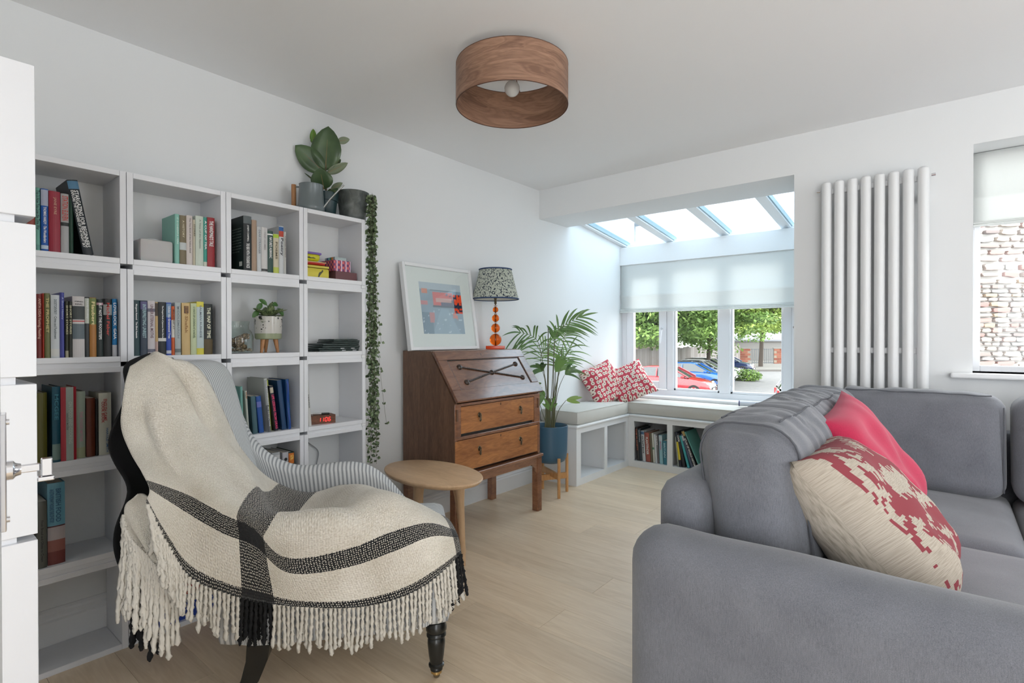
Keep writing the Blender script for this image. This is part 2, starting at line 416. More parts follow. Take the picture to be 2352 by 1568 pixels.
# sloping glazed roof of the bay
sl_ = (2.231 - 2.130) / (4.25 - 5.097)
zr = lambda y: 2.130 + (y - 5.097) * sl_
roof = thing('glazed_roof', 'sloping glazed roof over the window seat with white rafters', 'skylight', (-1.69, 4.6, zr(4.6)))
del roof['label']; del roof['category']; roof['kind'] = 'structure'; roof.name = 'window_2'; WM['window_2'] = WM['glazed_roof']
def rafter(x0, x1, z0, z1, name='rafter', y0=4.0, y1=5.15):
    b = B(); b.prism([(y0, zr(y0) + z0), (y1, zr(y1) + z0), (y1, zr(y1) + z1), (y0, zr(y0) + z1)], 0, x0, x1)
    return b.ob(name, M_trim, roof)
for a, c in ((XW, -2.60), (-2.172, -2.095), (-1.648, -1.565), (-1.122, -1.045), (-0.775, -0.725)): rafter(a, c, -0.002, 0.06)
M_gasket = mat('gasket', (0.30, 0.42, 0.47), 0.4)
for a in (-2.60, -2.095, -1.565, -1.045):
    rafter(a, a + 0.010, 0.012, 0.055, 'gasket').data.materials[0] = M_gasket
b = B(); b.box(XW, -0.725, 5.09, 5.15, 2.10, zr(5.12) + 0.02); b.ob('lower_rail', M_trim, roof)
b = B(); b.box(XW, -0.725, 4.0, 4.06, 2.18, zr(4.03) + 0.08); b.ob('upper_rail', M_trim, roof)
for a, c in ((-2.60, -2.172), (-2.095, -1.648), (-1.565, -1.122), (-1.045, -0.775)):
    b = B(); b.prism([(4.0, zr(4.0) + 0.035), (5.15, zr(5.15) + 0.035), (5.15, zr(5.15) + 0.042), (4.0, zr(4.0) + 0.042)], 0, a, c); b.ob('roof_pane', M_roofglass, roof)
# side window
YS = 3.83
s2 = B().box(0.10, 0.135, YS - 0.03, YS + 0.03, 1.0, 2.166, 0.003).box(1.46, 1.5, YS - 0.03, YS + 0.03, 1.0, 2.166, 0.003).box(0.135, 1.46, YS - 0.03, YS + 0.03, 1.0, 1.03, 0.003).box(0.135, 1.46, YS - 0.03, YS + 0.03, 2.12, 2.166)
w3 = struct(s2.ob('window_3', M_upvc))
B().box(0.135, 1.46, YS, YS + 0.004, 1.03, 2.12).ob('pane', M_pane, w3)
struct(B().box(0.012, 1.60, YB - 0.055, YS - 0.03, 0.972, 1.0, 0.008).ob('trim_3', M_trim))

# ================================================================ ROMAN BLINDS
def roman_blind(x0, x1, y, zt, zf, zb, label, nf=3):
    t = thing('roman_blind', label, 'blind', ((x0 + x1) / 2, y, zt))
    B().box(x0, x1, y + 0.004, y + 0.028, zt - 0.035, zt, 0.003).ob('headrail', M_trim, t)
    rows = []
    zs = [zt, zt - 0.03, (zt + zf) / 2, zf + 0.012, zf, zf - 0.012, (zf + zb) / 2, zb + 0.04, zb + 0.02]
    off = [0, 0, -0.002, -0.003, -0.010, -0.008, -0.004, -0.008, -0.012]
    for z, d in zip(zs, off):
        rows.append([(x0 + (x1 - x0) * k / 20, y + d + 0.002 * sin(k * 1.3 + z * 30), z) for k in range(21)])
    B().grid(rows).ob('cloth', M_blind, t, 'all', merge=False, solid=0.0012)
    for k in range(nf):
        z1 = zb + 0.028 - 0.013 * k
        B().box(x0, x1, y - 0.018 - 0.005 * k, y + 0.006, z1 - 0.011, z1, 0.004, 2).ob('fold', M_blind, t)
    B().tube([(x0 + 0.008, y + 0.012, zt - 0.02), (x0 + 0.008, y + 0.012, zb - 0.35)], 0.0012, 5).ob('cord', M_trim, t)
    return t
roman_blind(-2.637, -0.735, 5.03, 1.955, 1.615, 1.448, 'wide white roman blind half lowered over the bay window')
roman_blind(0.104, 1.496, 3.78, 2.162, 1.925, 1.765, 'white roman blind above the stone wall view at right', 2)

# ================================================================ RADIATOR
rad = thing('radiator', 'tall white vertical column radiator with eight oval tubes on the window wall', 'radiator', (-0.32, YB, 0.28))
M_rad = mat('radiator_enamel', (0.79, 0.80, 0.805), 0.35)
tw = 0.504 / 8
for i in range(8):
    xc = -0.572 + tw * (i + 0.5)
    prf = [(0.001, 0.28), (0.016, 0.283), (0.0245, 0.292), (0.0255, 0.31), (0.0255, 2.04), (0.0245, 2.062), (0.016, 2.071), (0.001, 2.074)]
    B().lathe(prf, 20, (xc, YB - 0.08, 0), sy=1.15).ob('tube', M_rad, rad, True)
for z in (0.36, 1.11, 2.02): B().box(-0.555, -0.085, YB - 0.066, YB - 0.046, z - 0.016, z + 0.016, 0.005).ob('header', M_rad, rad)
for x, d in ((-0.572, -1), (-0.068, 1)):
    B().cyl((x + d * 0.001, YB - 0.075, 2.025), (x + d * 0.018, YB - 0.075, 2.025), 0.008).ob('air_vent', M_chrome, rad, True)
    B().box(x + d * -0.03 - 0.01, x + d * -0.03 + 0.01, YB - 0.05, YB + 0.0, 1.9, 1.94).ob('bracket', M_rad, rad)
# radiator's rear face rests on brackets against the wall

# ================================================================ CEILING LAMP
LX, LY = -1.49, 1.83
lamp = thing('ceiling_light', 'round walnut veneer drum ceiling light with bare globe bulb', 'ceiling light', (LX, LY, ZC))
M_walnut = wood('walnut_veneer', (0.42, 0.245, 0.16), (0.20, 0.105, 0.066), (0.9, 0.9, 6.0), 2.4, 0.5, 1.3, 0.28, bumps=0.02)
R0 = 0.246
b = B(); n = 96
for r in (R0, R0 - 0.003): pass
rows = [[(LX + r * cos(2 * pi * k / n), LY + r * sin(2 * pi * k / n), z) for k in range(n)] for r, z in ((R0, 2.2), (R0, 2.373), (R0 - 0.003, 2.373), (R0 - 0.003, 2.2), (R0, 2.2))]
b.grid(rows, closed=True); b.ob('drum', M_walnut, lamp, True)
for z in (2.2003, 2.3727): B().tube([(LX + (R0 - 0.0014) * cos(2 * pi * k / 96), LY + (R0 - 0.0014) * sin(2 * pi * k / 96), z) for k in range(97)], 0.0022, 6, caps=False).ob('rim', plain(S(88, 58, 42), 0.6), lamp, 'all')
a = YAW + pi + 0.03
sd = Vector((LX + (R0 + 0.001) * cos(a), LY + (R0 + 0.001) * sin(a), 0))
b = B(); b.grid([[(LX + (R0 + 0.0022) * cos(a + k * 0.012), LY + (R0 + 0.0022) * sin(a + k * 0.012), z) for k in range(5)] for z in (2.2, 2.373)]); b.ob('seam', M_walnut, lamp)
M_inner = mat('shade_lining', (0.25, 0.13, 0.085), 0.7)
for k in range(3):
    q = 2 * pi * k / 3
    B().tube([(LX, LY, 2.385), (LX + (R0 - 0.002) * cos(q), LY + (R0 - 0.002) * sin(q), 2.371)], 0.0025, 6).ob('spoke', M_chrome, lamp)
B().lathe([(0.001, 2.35), (0.03, 2.35), (0.034, 2.36), (0.034, 2.372), (0.05, 2.374), (0.055, 2.41)], 24, (LX, LY, 0)).ob('ceiling_rose', M_trim, lamp, True)
M_bulb = mat('bulb_glass', (0.72, 0.72, 0.70), 0.08, 0.0)
bl = B(); bl.sphere((LX, LY, 2.278), 0.034, 24).ob('bulb', M_bulb, lamp, 'all')
B().lathe([(0.014, 2.305), (0.018, 2.31), (0.02, 2.352)], 16, (LX, LY, 0)).ob('bulb_holder', M_trim, lamp, True)

# ================================================================ CUBE SHELVES
XB = -2.425
YC = [(0.297, 0.6505), (0.6525, 1.0127), (1.0147, 1.3716), (1.3736, 1.7267)]
ZR = [(0.0, 0.3445), (0.361, 0.710), (0.7245, 1.0745), (1.092, 1.4455), (1.464, 1.8155)]
BT = 0.0205
def cube(y0, y1, z0, z1, xb, xf, label, strip, right=False):
    t = thing('cube_shelf', label, 'shelf', ((xb + xf) / 2, (y0 + y1) / 2, z0), group='white cube shelves along the left wall')
    B().box(xb, xf, y0, y0 + BT, z0, z1, 0.0008, 1).ob('side_panel', M_shelf, t)
    B().box(xb, xf, y1 - BT, y1, z0, z1, 0.0008, 1).ob('side_panel', M_shelf, t)
    B().box(xb, xf - 0.0006, y0 + BT + 0.0004, y1 - BT - 0.0004, z1 - BT, z1, 0.0008, 1).ob('top_panel', M_shelf, t)
    B().box(xb, xf - 0.0006, y0 + BT + 0.0004, y1 - BT - 0.0004, z0, z0 + BT, 0.0008, 1).ob('bottom_panel', M_shelf, t)
    if strip: B().box(xb + 0.02, xf - 0.006, y0 + 0.019, y1 - 0.019, z1, z1 + strip).ob('spacer', M_shelf, t)
    if right and strip: B().box(xf - 0.04, xf - 0.001, y1 - 0.022, y1 + 0.0015, z1 + 0.001, z1 + strip - 0.001).ob('connector', M_trim, t)
    return t
cn = [['holding the leaning stargazing book', 'holding a salt block and a row of books', 'holding the large black hero book', 'holding tins and patterned boxes'],
      ['packed with thirteen paperbacks', 'packed with twelve paperbacks', 'holding the footed planter and terrarium jar', 'holding the stack of dark slates'],
      ['holding old hardback cookery books', 'hidden behind the armchair back', 'holding leaning blue notebooks', 'holding the wooden digital clock'],
      ['holding the tall blue food book', 'behind the cream throw', 'holding three low books', 'with a cable and socket behind'],
      ['empty at the floor', 'at the floor behind the throw fringe', 'at the floor behind the armchair seat', 'at the floor behind the armchair arm']]
rn = ['top row', 'second row', 'third row', 'fourth row', 'bottom row']
for ri in range(5):
    z0, z1 = ZR[4 - ri]
    for ci, (y0, y1) in enumerate(YC):
        nxt = 0 if ri == 0 else ZR[5 - ri][0] - z1
        cube(y0, y1, z0, z1, XW + 0.0005 if ri < 4 else XW + 0.0205, XB, f'white cube shelf in the {rn[ri]}, {cn[ri][ci]}', nxt, ci == 3)
# tower of closed-back cubes near the door
for ri in range(5):
    z0, z1 = ZR[ri]; nm = ['lowest', 'second from the floor', 'middle', 'second from the top', 'topmost'][ri]
    t = thing('cube_cabinet', f'white cube of the near left tower, {nm}, its side facing the room', 'shelf', (-1.83, 0.09, z0), group='white cubes stacked in the near left tower')
    xf, xb, y0, y1 = -1.65, -2.003, -0.08, 0.265
    B().box(xf - BT, xf, y0, y1, z0, z1, 0.001, 1).ob('side_panel', M_shelf, t)
    B().box(xb, xb + BT, y0, y1, z0, z1, 0.001, 1).ob('side_panel', M_shelf, t)
    B().box(xb + BT, xf - BT, y0, y1, z0, z0 + BT).ob('bottom_panel', M_shelf, t)
    B().box(xb + BT, xf - BT, y0, y1, z1 - BT, z1).ob('top_panel', M_shelf, t)
    B().box(xb + BT, xf - BT, y0 + 0.002, y0 + 0.01, z0 + BT, z1 - BT).ob('back_panel', M_shelf, t)
    if ri < 4: B().box(xb + 0.02, xf - 0.012, y0 + 0.02, y1 - 0.035, z1, ZR[ri + 1][0]).ob('spacer', M_shelf, t)
# ajar door leaf beside the camera, its lever reaching into view
DV = Vector((-0.912, -0.0, 0)); 
dr = bpy.data.objects.new('door_1', None); C.objects.link(dr); dr['kind'] = 'structure'
ea = math.atan2(1176, FPX) - R(1.0)                       # the leaf runs just outside the left edge of view
dd = Vector((-sin(YAW + ea), cos(YAW + ea), 0))
dn = Vector((dd.y, -dd.x, 0))
Md = Matrix((dd, dn * -1, Vector((0, 0, 1)))).transposed().to_4x4(); Md.translation = dd * 0.35 + dn * -0.0375
dr.matrix_world = Md; WM['door_1'] = Md.copy()
M_door = painted('door_paint', (0.80, 0.81, 0.82), 0.4)
B().box(0.0, 0.80, -0.0175, 0.0175, 0.01, 2.03, 0.002).ob('door_leaf', M_door, dr, local=True)
hx, hz = 0.735, 0.985
B().box(hx - 0.021, hx + 0.021, -0.0245, -0.0175, hz - 0.085, hz + 0.085, 0.0015).ob('handle_plate', M_chrome, dr, local=True)
for q in (-0.072, 0.072): B().cyl((hx, -0.0245, hz + q), (hx, -0.028, hz + q), 0.0045).ob('screw', M_chrome, dr, True, local=True)
B().lathe([(0.0001, 0.016), (0.008, 0.016), (0.010, 0.010), (0.014, 0.007), (0.0145, 0)], 20, M=Matrix.Translation((hx, -0.0245, hz)) @ Matrix.Rotation(R(90), 4, 'X')).ob('lever_neck', M_chrome, dr, 40, local=True)
B().box(hx - 0.006, hx + 0.006, -0.062, -0.036, hz - 0.0055, hz + 0.0055, 0.0015).ob('lever', M_chrome, dr, local=True)
B().box(hx - 0.012, hx + 0.004, -0.076, -0.0625, hz - 0.013, hz + 0.013, 0.0015).box(hx - 0.016, hx + 0.0, -0.078, -0.058, hz - 0.020, hz - 0.0135, 0.0015).ob('lever_end', M_chrome, dr, local=True)

# ================================================================ BOOKS
M_page = mat('paper', (0.66, 0.62, 0.54), 0.9); 
def covermat(col, rough=0.45): return plain(col, rough)
def book(y0, y1, h, col, label, title='', tcol=(0.85, 0.85, 0.82), group='books', x=-2.445, z=0.0, dep=0.14, bands=(), lean=0.0, rz=0.0, sub='', scol=None, tfrac=(0.30, 0.96), org=None, th=0.62, name='book'):
    """spine faces local +X, thickness along local Y; origin at the bottom centre of the spine"""
    t = y1 - y0
    loc = (x, (y0 + y1) / 2, z) if org is None else org
    loc = (loc[0], loc[1], loc[2] + abs(sin(lean)) * t / 2)
    o = thing(name, label, 'book', loc, rz, group, rx=lean)
    b = B(); hard = t > 0.034 or h > 0.24
    ov = 0.003 if hard else 0.0005; c = 0.0022 if hard else 0.0009
    # rounded spine profile in XY
    n = 6; sp = [(-0.004 + 0.004 * (1 - (2 * k / n - 1) ** 2), -t / 2 + t * k / n) for k in range(n + 1)]
    inn = [(-0.004 - c, t / 2 - c), (-0.004 - c, -t / 2 + c)]
    b.prism(sp + [(-0.006, t / 2), (-0.006, -t / 2)][0:0] + inn, 2, 0, h)
    b.box(-dep, -0.004, -t / 2, -t / 2 + c, 0, h).box(-dep, -0.004, t / 2 - c, t / 2, 0, h)
    b.ob('cover', covermat(col), o, local=True, merge=False)
    B().box(-dep + ov, -0.006, -t / 2 + c, t / 2 - c, ov, h - ov * 1.2).ob('pages', M_page, o, local=True)
    for (f0, f1, bc) in bands:
        q = [(0.0003 + xx, yy * 1.004) for xx, yy in sp]
        bb = B(); bb.prism(q + [(-0.0045, t / 2), (-0.0045, -t / 2)], 2, h * f0, h * f1)
        bb.ob('spine_band', plain(bc), o, local=True)
    e = 0.0016
    if title:
        L = h * (tfrac[1] - tfrac[0]); H = t * (th if not sub else th * 0.72)
        up = 0.5 if not sub else 0.62
        lettering('title', title, (e, -H / 2 + (t * 0.10 if sub else 0), h * tfrac[1]), (0, 0, -1), (0, 1, 0), L, H, plain(tcol), o, 1.9, local=True)
    if sub:
        H2 = t * 0.26
        lettering('subtitle', sub, (e, -t * 0.40, h * tfrac[1]), (0, 0, -1), (0, 1, 0), h * (tfrac[1] - tfrac[0]), H2, plain(scol or tcol), o, 2.2, local=True)
    return o
W_ = (0.82, 0.82, 0.80); K_ = (0.02, 0.02, 0.02); G_ = (0.75, 0.55, 0.25)
z1_, z2_, z3_, z4_ = 1.4845, 1.1125, 0.745, 0.3815
g1 = 'books in the top left cube'
book(0.371, 0.3915, 0.205, S(150, 70, 60), 'brick red paperback at the far left, partly behind the white tower', group=g1, z=z1_)
book(0.3923, 0.4046, 0.219, S(110, 170, 155), 'slim teal paperback left of the blue book with marbled top', 'This Is How You Lose the Time War', S(30, 50, 60), g1, z=z1_, bands=[(0.02, 0.10, S(95, 150, 140))], tfrac=(0.33, 0.96), th=0.75)
book(0.4069, 0.4266, 0.219, S(20, 85, 165), 'bright blue paperback with marbled white spine top', 'THOMAS HARDY · The Woodlanders', W_, g1, z=z1_, bands=[(0.73, 0.985, S(170, 175, 195)), (0.04, 0.10, S(190, 205, 220))], tfrac=(0.14, 0.71), th=0.40)
book(0.4281, 0.4594, 0.216, S(150, 35, 55), 'thick crimson hardback in the top left cube', 'JANE EYRE', S(205, 150, 130), g1, z=z1_, tfrac=(0.62, 0.90), th=0.30, sub='')
book(0.4610, 0.4832, 0.213, S(172, 172, 172), 'grey paperback with tall red lettering in the top left cube', 'STATION ELEVEN', S(190, 60, 45), g1, z=z1_, tfrac=(0.55, 0.96), th=0.75, bands=[(0.46, 0.52, S(40, 45, 45))])
book(0.4842, 0.4960, 0.208, S(25, 60, 45), 'dark green paperback beneath the leaning black book', group=g1, z=z1_)
book(0, 0.031, 0.268, S(14, 26, 34), 'black stargazing paperback leaning in the top left cube', 'STARGAZING FOR BEGINNERS', W_, g1, org=(-2.440, 0.5385, z1_), lean=R(10.0), bands=[(0.88, 0.985, S(75, 120, 150))], sub='EXPLORE THE WONDERS OF THE NIGHT SKY', tfrac=(0.10, 0.86), dep=0.17, th=0.58)
g2 = 'books in the top row, second cube'
book(0.8235, 0.8396, 0.205, S(135, 190, 175), 'mint green paperback beside the pale salt block', 'IT IS CHEERFUL HERE', S(215, 235, 225), g2, z=z1_, dep=0.15, tfrac=(0.4, 0.93), th=0.35)
book(0.8407, 0.8654, 0.203, S(120, 108, 82), 'olive brown paperback with a small portrait on its spine', 'A HISTORY', S(210, 200, 170), g2, z=z1_, bands=[(0.30, 0.45, S(190, 195, 195))], tfrac=(0.55, 0.9), th=0.3)
book(0.8659, 0.8893, 0.207, S(205, 195, 190), 'pale pink paperback in the top row, second cube', 'The Tiny Book of the Yellow Kind', S(110, 100, 100), g2, z=z1_, tfrac=(0.25, 0.95), th=0.3)
book(0.8904, 0.8994, 0.193, S(200, 192, 170), 'thin cream paperback between pink and white books', 'STORIES', S(90, 80, 60), g2, z=z1_, tfrac=(0.3, 0.9), th=0.6)
book(0.9006, 0.9309, 0.212, S(195, 205, 192), 'thick whitish green paperback in the top row, second cube', 'A Time of the Gypsies', S(110, 120, 110), g2, z=z1_, tfrac=(0.35, 0.93), th=0.26)
book(0.9315, 0.9454, 0.210, S(60, 150, 135), 'sea green paperback next to the red book', 'A CUP OF TEA', W_, g2, z=z1_, tfrac=(0.35, 0.93), th=0.55, bands=[(0.0, 0.10, S(200, 205, 190))])
book(0.9466, 0.9761, 0.213, S(150, 38, 45), 'red paperback with bold white lettering at the right of its row', "THE HANDMAID'S TALE", W_, g2, z=z1_, tfrac=(0.42, 0.93), th=0.55)
g3 = 'books in the top row, third cube'
o = book(0, 0.035, 0.246, S(18, 26, 28), 'large black hero paperback with its lettered back cover showing', 'THE HERO WITH A THOUSAND FACES', W_, g3, org=(-2.440, 1.113, z1_), dep=0.16, tfrac=(0.05, 0.50), th=0.42, bands=[(0.86, 1.0, S(90, 98, 100))])
lettering('author', 'JOSEPH CAMPBELL', (0.0018, -0.005, 0.205), (0, 0, -1), (0, 1, 0), 0.075, 0.009, plain(W_), o, local=True)
for k in range(9):
    lettering('cover_text', ['the standard work on', 'the hero in myth and', 'legend of every age,', 'read by all who tell', 'stories of their own', 'and look for meaning', 'in the oldest tales', 'of the human world,', 'told a new way'][k], (-0.115, -0.0178, 0.19 - 0.013 * k), (1, 0, 0), (0, 0, 1), 0.09, 0.005, plain((0.5, 0.52, 0.5)), o, local=True)
B().box(-0.045, -0.018, -0.0182, -0.0176, 0.022, 0.042).ob('barcode', plain((0.75, 0.75, 0.72)), o, local=True)
book(1.0400, 1.0520, 0.190, S(60, 85, 85), 'slim slate green book left of the large black one', group=g3, z=z1_, x=-2.47)
book(1.0535, 1.0715, 0.233, S(150, 205, 190), 'mint book set back behind the large black one', group=g3, z=z1_, x=-2.53, dep=0.1)
book(1.1336, 1.1570, 0.234, S(165, 140, 118), 'tan cloth hardback beside the large black book', group=g3, z=z1_)
book(1.1581, 1.1775, 0.207, S(200, 203, 205), 'white paperback just right of the tan hardback', 'DEAR STRANGER', S(140, 145, 150), g3, z=z1_, tfrac=(0.4, 0.93), th=0.5)
book(1.1787, 1.2067, 0.208, S(205, 203, 202), 'plain white paperback left of the green almanac', 'TINY HOMES', S(165, 160, 160), g3, z=z1_, tfrac=(0.5, 0.9), th=0.28, bands=[(0.03, 0.08, S(60, 60, 60))])
book(1.2066, 1.2331, 0.196, S(45, 75, 68), 'dark green almanac in the top row', "NATURE'S ALMANAC", W_, g3, z=z1_, tfrac=(0.35, 0.85), th=0.5, bands=[(0.90, 0.93, W_)])
book(1.2343, 1.2606, 0.186, S(205, 195, 170), 'cream paperback with a lime green top in the top row', 'POEMS', S(120, 110, 90), g3, z=z1_, bands=[(0.90, 0.99, S(175, 205, 60)), (0.0, 0.16, S(190, 200, 90))], tfrac=(0.3, 0.8), th=0.4)
book(1.2620, 1.2841, 0.226, S(205, 208, 210), 'white poetry book with a red and blue top', 'Poetry', S(60, 60, 70), g3, z=z1_, bands=[(0.90, 0.985, S(40, 95, 160)), (0.78, 0.90, S(190, 70, 50))], tfrac=(0.35, 0.75), th=0.7)
book(1.2845, 1.2974, 0.202, S(190, 190, 185), 'slim off-white book at the right of the third cube', 'STRONG WORDS', S(120, 110, 110), g3, z=z1_, tfrac=(0.4, 0.9), th=0.4)
g4 = 'paperbacks in the second row, first cube'
T2 = [(0.3923, 0.4078, 0.223, S(115, 38, 35), 'dark red paperback at the left end of the second row', 'ANITA DESAI Fasting, Feasting', S(205, 160, 140), [], 0.6),
 (0.4086, 0.4137, 0.226, S(170, 55, 40), 'very thin red paperback between dark red and olive', '', W_, [], 0.5),
 (0.4145, 0.4295, 0.227, S(110, 112, 70), 'olive gold paperback in the second row', 'THE PROPHET', S(205, 190, 130), [], 0.5),
 (0.4314, 0.4555, 0.222, S(205, 210, 212), 'white paperback with small grey lettering beside the olive gold one', 'DOSTOEVSKY · Crime and Punishment', S(90, 100, 105), [(0.02, 0.14, S(215, 215, 210))], 0.32),
 (0.4564, 0.4687, 0.232, S(70, 75, 150), 'violet blue paperback taller than its neighbours', 'A Short History', S(170, 180, 220), [], 0.5),
 (0.4710, 0.4805, 0.201, S(60, 62, 50), 'dark olive small paperback, left one of a pair', 'SHORT STORIES', S(190, 185, 150), [(0.0, 0.12, S(170, 165, 140))], 0.6),
 (0.4809, 0.4904, 0.202, S(45, 46, 40), 'blackish small paperback, right one of a pair', 'SHORT STORIES', S(200, 195, 160), [], 0.6),
 (0.4918, 0.5265, 0.221, S(205, 200, 198), 'thick white paperback with a black figure and red dash', '', K_, [(0.62, 0.84, S(60, 66, 66)), (0.30, 0.55, S(100, 112, 118)), (0.585, 0.60, S(200, 50, 50))], 0.5),
 (0.5274, 0.5404, 0.220, S(60, 64, 66), 'half white, half charcoal paperback', 'Lady Audley', W_, [(0.56, 0.98, S(205, 210, 200))], 0.5),
 (0.5412, 0.5614, 0.219, S(175, 120, 60), 'orange and green landscape paperback', 'Flaubert', S(235, 220, 160), [(0.55, 0.99, S(120, 135, 80))], 0.5),
 (0.5622, 0.5823, 0.214, S(30, 42, 40), 'black green paperback left of the skull book', 'BUT NOT THE FOOTSTEPS', W_, [(0.90, 0.94, S(190, 150, 160))], 0.42),
 (0.5832, 0.6095, 0.217, S(16, 18, 20), 'black paperback with a white skull motif', 'Michel Faber', S(190, 60, 50), [(0.72, 0.90, S(150, 152, 150))], 0.35),
 (0.6100, 0.6248, 0.218, S(25, 115, 170), 'sky blue paperback against the cube side', 'LOVELOCK  GAIA', W_, [(0.0, 0.20, S(185, 185, 190))], 0.6)]
for (a, c, h, col, lab, ti, tc, bd, th) in T2:
    o = book(a, c, h, col, lab, ti, tc, g4, z=z2_, bands=bd, th=th, tfrac=(0.3, 0.93))
    if 'thick white' in lab:
        lettering('author', 'STEPHEN', (0.0018, -0.012, 0.200), (0, 1, 0), (0, 0, 1), 0.024, 0.004, plain(K_), o, local=True)
        lettering('title', 'KING', (0.0018, -0.010, 0.190), (0, 1, 0), (0, 0, 1), 0.020, 0.005, plain(K_), o, local=True)
g5 = 'paperbacks in the second row, second cube'
T3 = [(0.6735, 0.6987, 0.217, S(30, 62, 66), 'dark teal paperback at the left of its row', 'Margaret Atwood   The Blind Assassin', W_, [], 0.30, ''),
 (0.7011, 0.7249, 0.217, S(50, 62, 78), 'navy paperback with a painted spine', 'INTERPRETING UNREST', S(160, 190, 195), [(0.84, 0.98, S(95, 90, 130)), (0.0, 0.10, S(60, 70, 85))], 0.5, ''),
 (0.7259, 0.7512, 0.217, S(205, 198, 200), 'white paperback with moth emblems', 'UNDER ETERNAL MOTHS', S(110, 80, 90), [(0.80, 0.86, S(110, 110, 125)), (0.06, 0.12, S(110, 110, 125))], 0.42, ''),
 (0.7517, 0.7614, 0.213, S(200, 170, 120), 'slim tan paperback with white lower spine', '', W_, [(0.0, 0.26, S(195, 165, 155)), (0.74, 0.98, S(80, 70, 60))], 0.4, ''),
 (0.7619, 0.7900, 0.214, S(16, 22, 26), 'black classic paperback with a white band', 'The Penguin Book of Japanese Short Stories', W_, [(0.265, 0.325, S(215, 212, 208))], 0.24, ''),
 (0.7905, 0.8084, 0.213, S(45, 75, 165), 'royal blue paperback with a silver top', 'Under the Greenwood Tree', W_, [(0.72, 0.98, S(120, 150, 185)), (0.03, 0.09, S(200, 205, 220))], 0.40, ''),
 (0.8089, 0.8206, 0.199, S(205, 95, 45), 'short orange and white striped paperback', 'BREAKFAST AT', K_, [(0.36, 0.72, S(215, 210, 200))], 0.40, ''),
 (0.8218, 0.8434, 0.215, S(172, 180, 180), 'pale grey paperback in the second row', 'MIDDLEMARCH', S(130, 140, 145), [(0.05, 0.12, S(110, 120, 120))], 0.35, ''),
 (0.8472, 0.8782, 0.215, S(205, 175, 120), 'sand yellow paperback with a seated portrait', 'Elif Shafak', S(150, 110, 60), [], 0.35, ''),
 (0.8804, 0.9029, 0.215, S(195, 205, 165), 'pale green paperback between sand yellow and yellow speckled ones', '13 WAYS OF LOOKING AT A NOVEL', S(60, 90, 55), [], 0.35, ''),
 (0.9035, 0.9310, 0.223, S(215, 205, 75), 'yellow and pale blue speckled paperback', 'SALMAN RUSHDIE', S(110, 120, 130), [(0.12, 0.90, S(190, 205, 205))], 0.28, ''),
 (0.9322, 0.9656, 0.215, S(22, 30, 28), 'thick black paperback with gold base at the right end of its row', 'THE MAP OF TIME', S(225, 225, 200), [(0.0, 0.30, S(85, 70, 40))], 0.42, '')]
for (a, c, h, col, lab, ti, tc, bd, th, _) in T3:
    o = book(a, c, h, col, lab, ti, tc, g5, z=z2_, bands=bd, th=th, tfrac=(0.32, 0.93))
    if 'portrait' in lab: B().box(0.0, 0.0006, -0.008, 0.008, 0.172, 0.202).ob('portrait', plain(S(90, 65, 50)), o, local=True)
g6 = 'cookery books in the third row, first cube'
book(0.3872, 0.4182, 0.247, S(85, 82, 20), 'faded olive hardback right beside the white tower', group=g6, z=z3_, x=-2.437)
book(0.4309, 0.4531, 0.266, S(25, 80, 100), 'tall black and teal hardback with a pale label at its foot', 'MCGEE', S(60, 130, 150), g6, z=z3_, bands=[(0.03, 0.24, S(110, 135, 130))], tfrac=(0.4, 0.9), th=0.5, dep=0.17, x=-2.43)
o = book(0.4542, 0.4980, 0.262, S(170, 40, 55), 'tall red and grey hardback in the third row', '', W_, g6, z=z3_, x=-2.43)
B().box(0.0, 0.0012, -0.008, 0.013, 0, 0.262).ob('spine_band', plain(S(160, 172, 165)), o, local=True)
lettering('title', 'ON FOOD AND COOKING', (0.0022, -0.001, 0.21), (0, 0, -1), (0, 1, 0), 0.15, 0.010, plain(S(190, 200, 190)), o, local=True)
lettering('author', 'HAROLD MCGEE', (0.0022, -0.007, 0.17), (0, 0, -1), (0, 1, 0), 0.06, 0.005, plain(S(110, 115, 110)), o, local=True)
book(0.5009, 0.5269, 0.243, S(165, 180, 165), 'pale green paperback with pink lettering', 'THE FOOD MYTHS', S(205, 150, 170), g6, z=z3_, tfrac=(0.25, 0.7), th=0.35, bands=[(0.0, 0.16, S(170, 175, 140))])
book(0.5299, 0.5558, 0.216, S(95, 42, 22), 'brown leather hardback in the third row', group=g6, z=z3_)
book(0.5570, 0.5654, 0.212, S(28, 26, 26), 'thin black book between brown and cream', group=g6, z=z3_)
o = book(0.5668, 0.6053, 0.232, S(195, 195, 180), 'thick cream game cookery book', 'ENGLISH GAME', S(170, 60, 60), g6, z=z3_, tfrac=(0.55, 0.90), th=0.28)
lettering('subtitle', 'COOK BOOK', (0.0018, -0.012, 0.20), (0, 0, -1), (0, 1, 0), 0.08, 0.009, plain(S(170, 60, 60)), o, local=True)
lettering('author', 'HAROLD SMITH', (0.0018, 0.002, 0.10), (0, 0, -1), (0, 1, 0), 0.09, 0.007, plain(S(70, 110, 150)), o, local=True)
g7 = 'books in the fourth row'
book(0.3891, 0.4162, 0.232, S(95, 97, 90), 'grey hardback beside the tall blue food book', 'From Bread and Olives to Cream', S(50, 50, 50), g7, z=z4_, tfrac=(0.1, 0.72), th=0.25, x=-2.437)
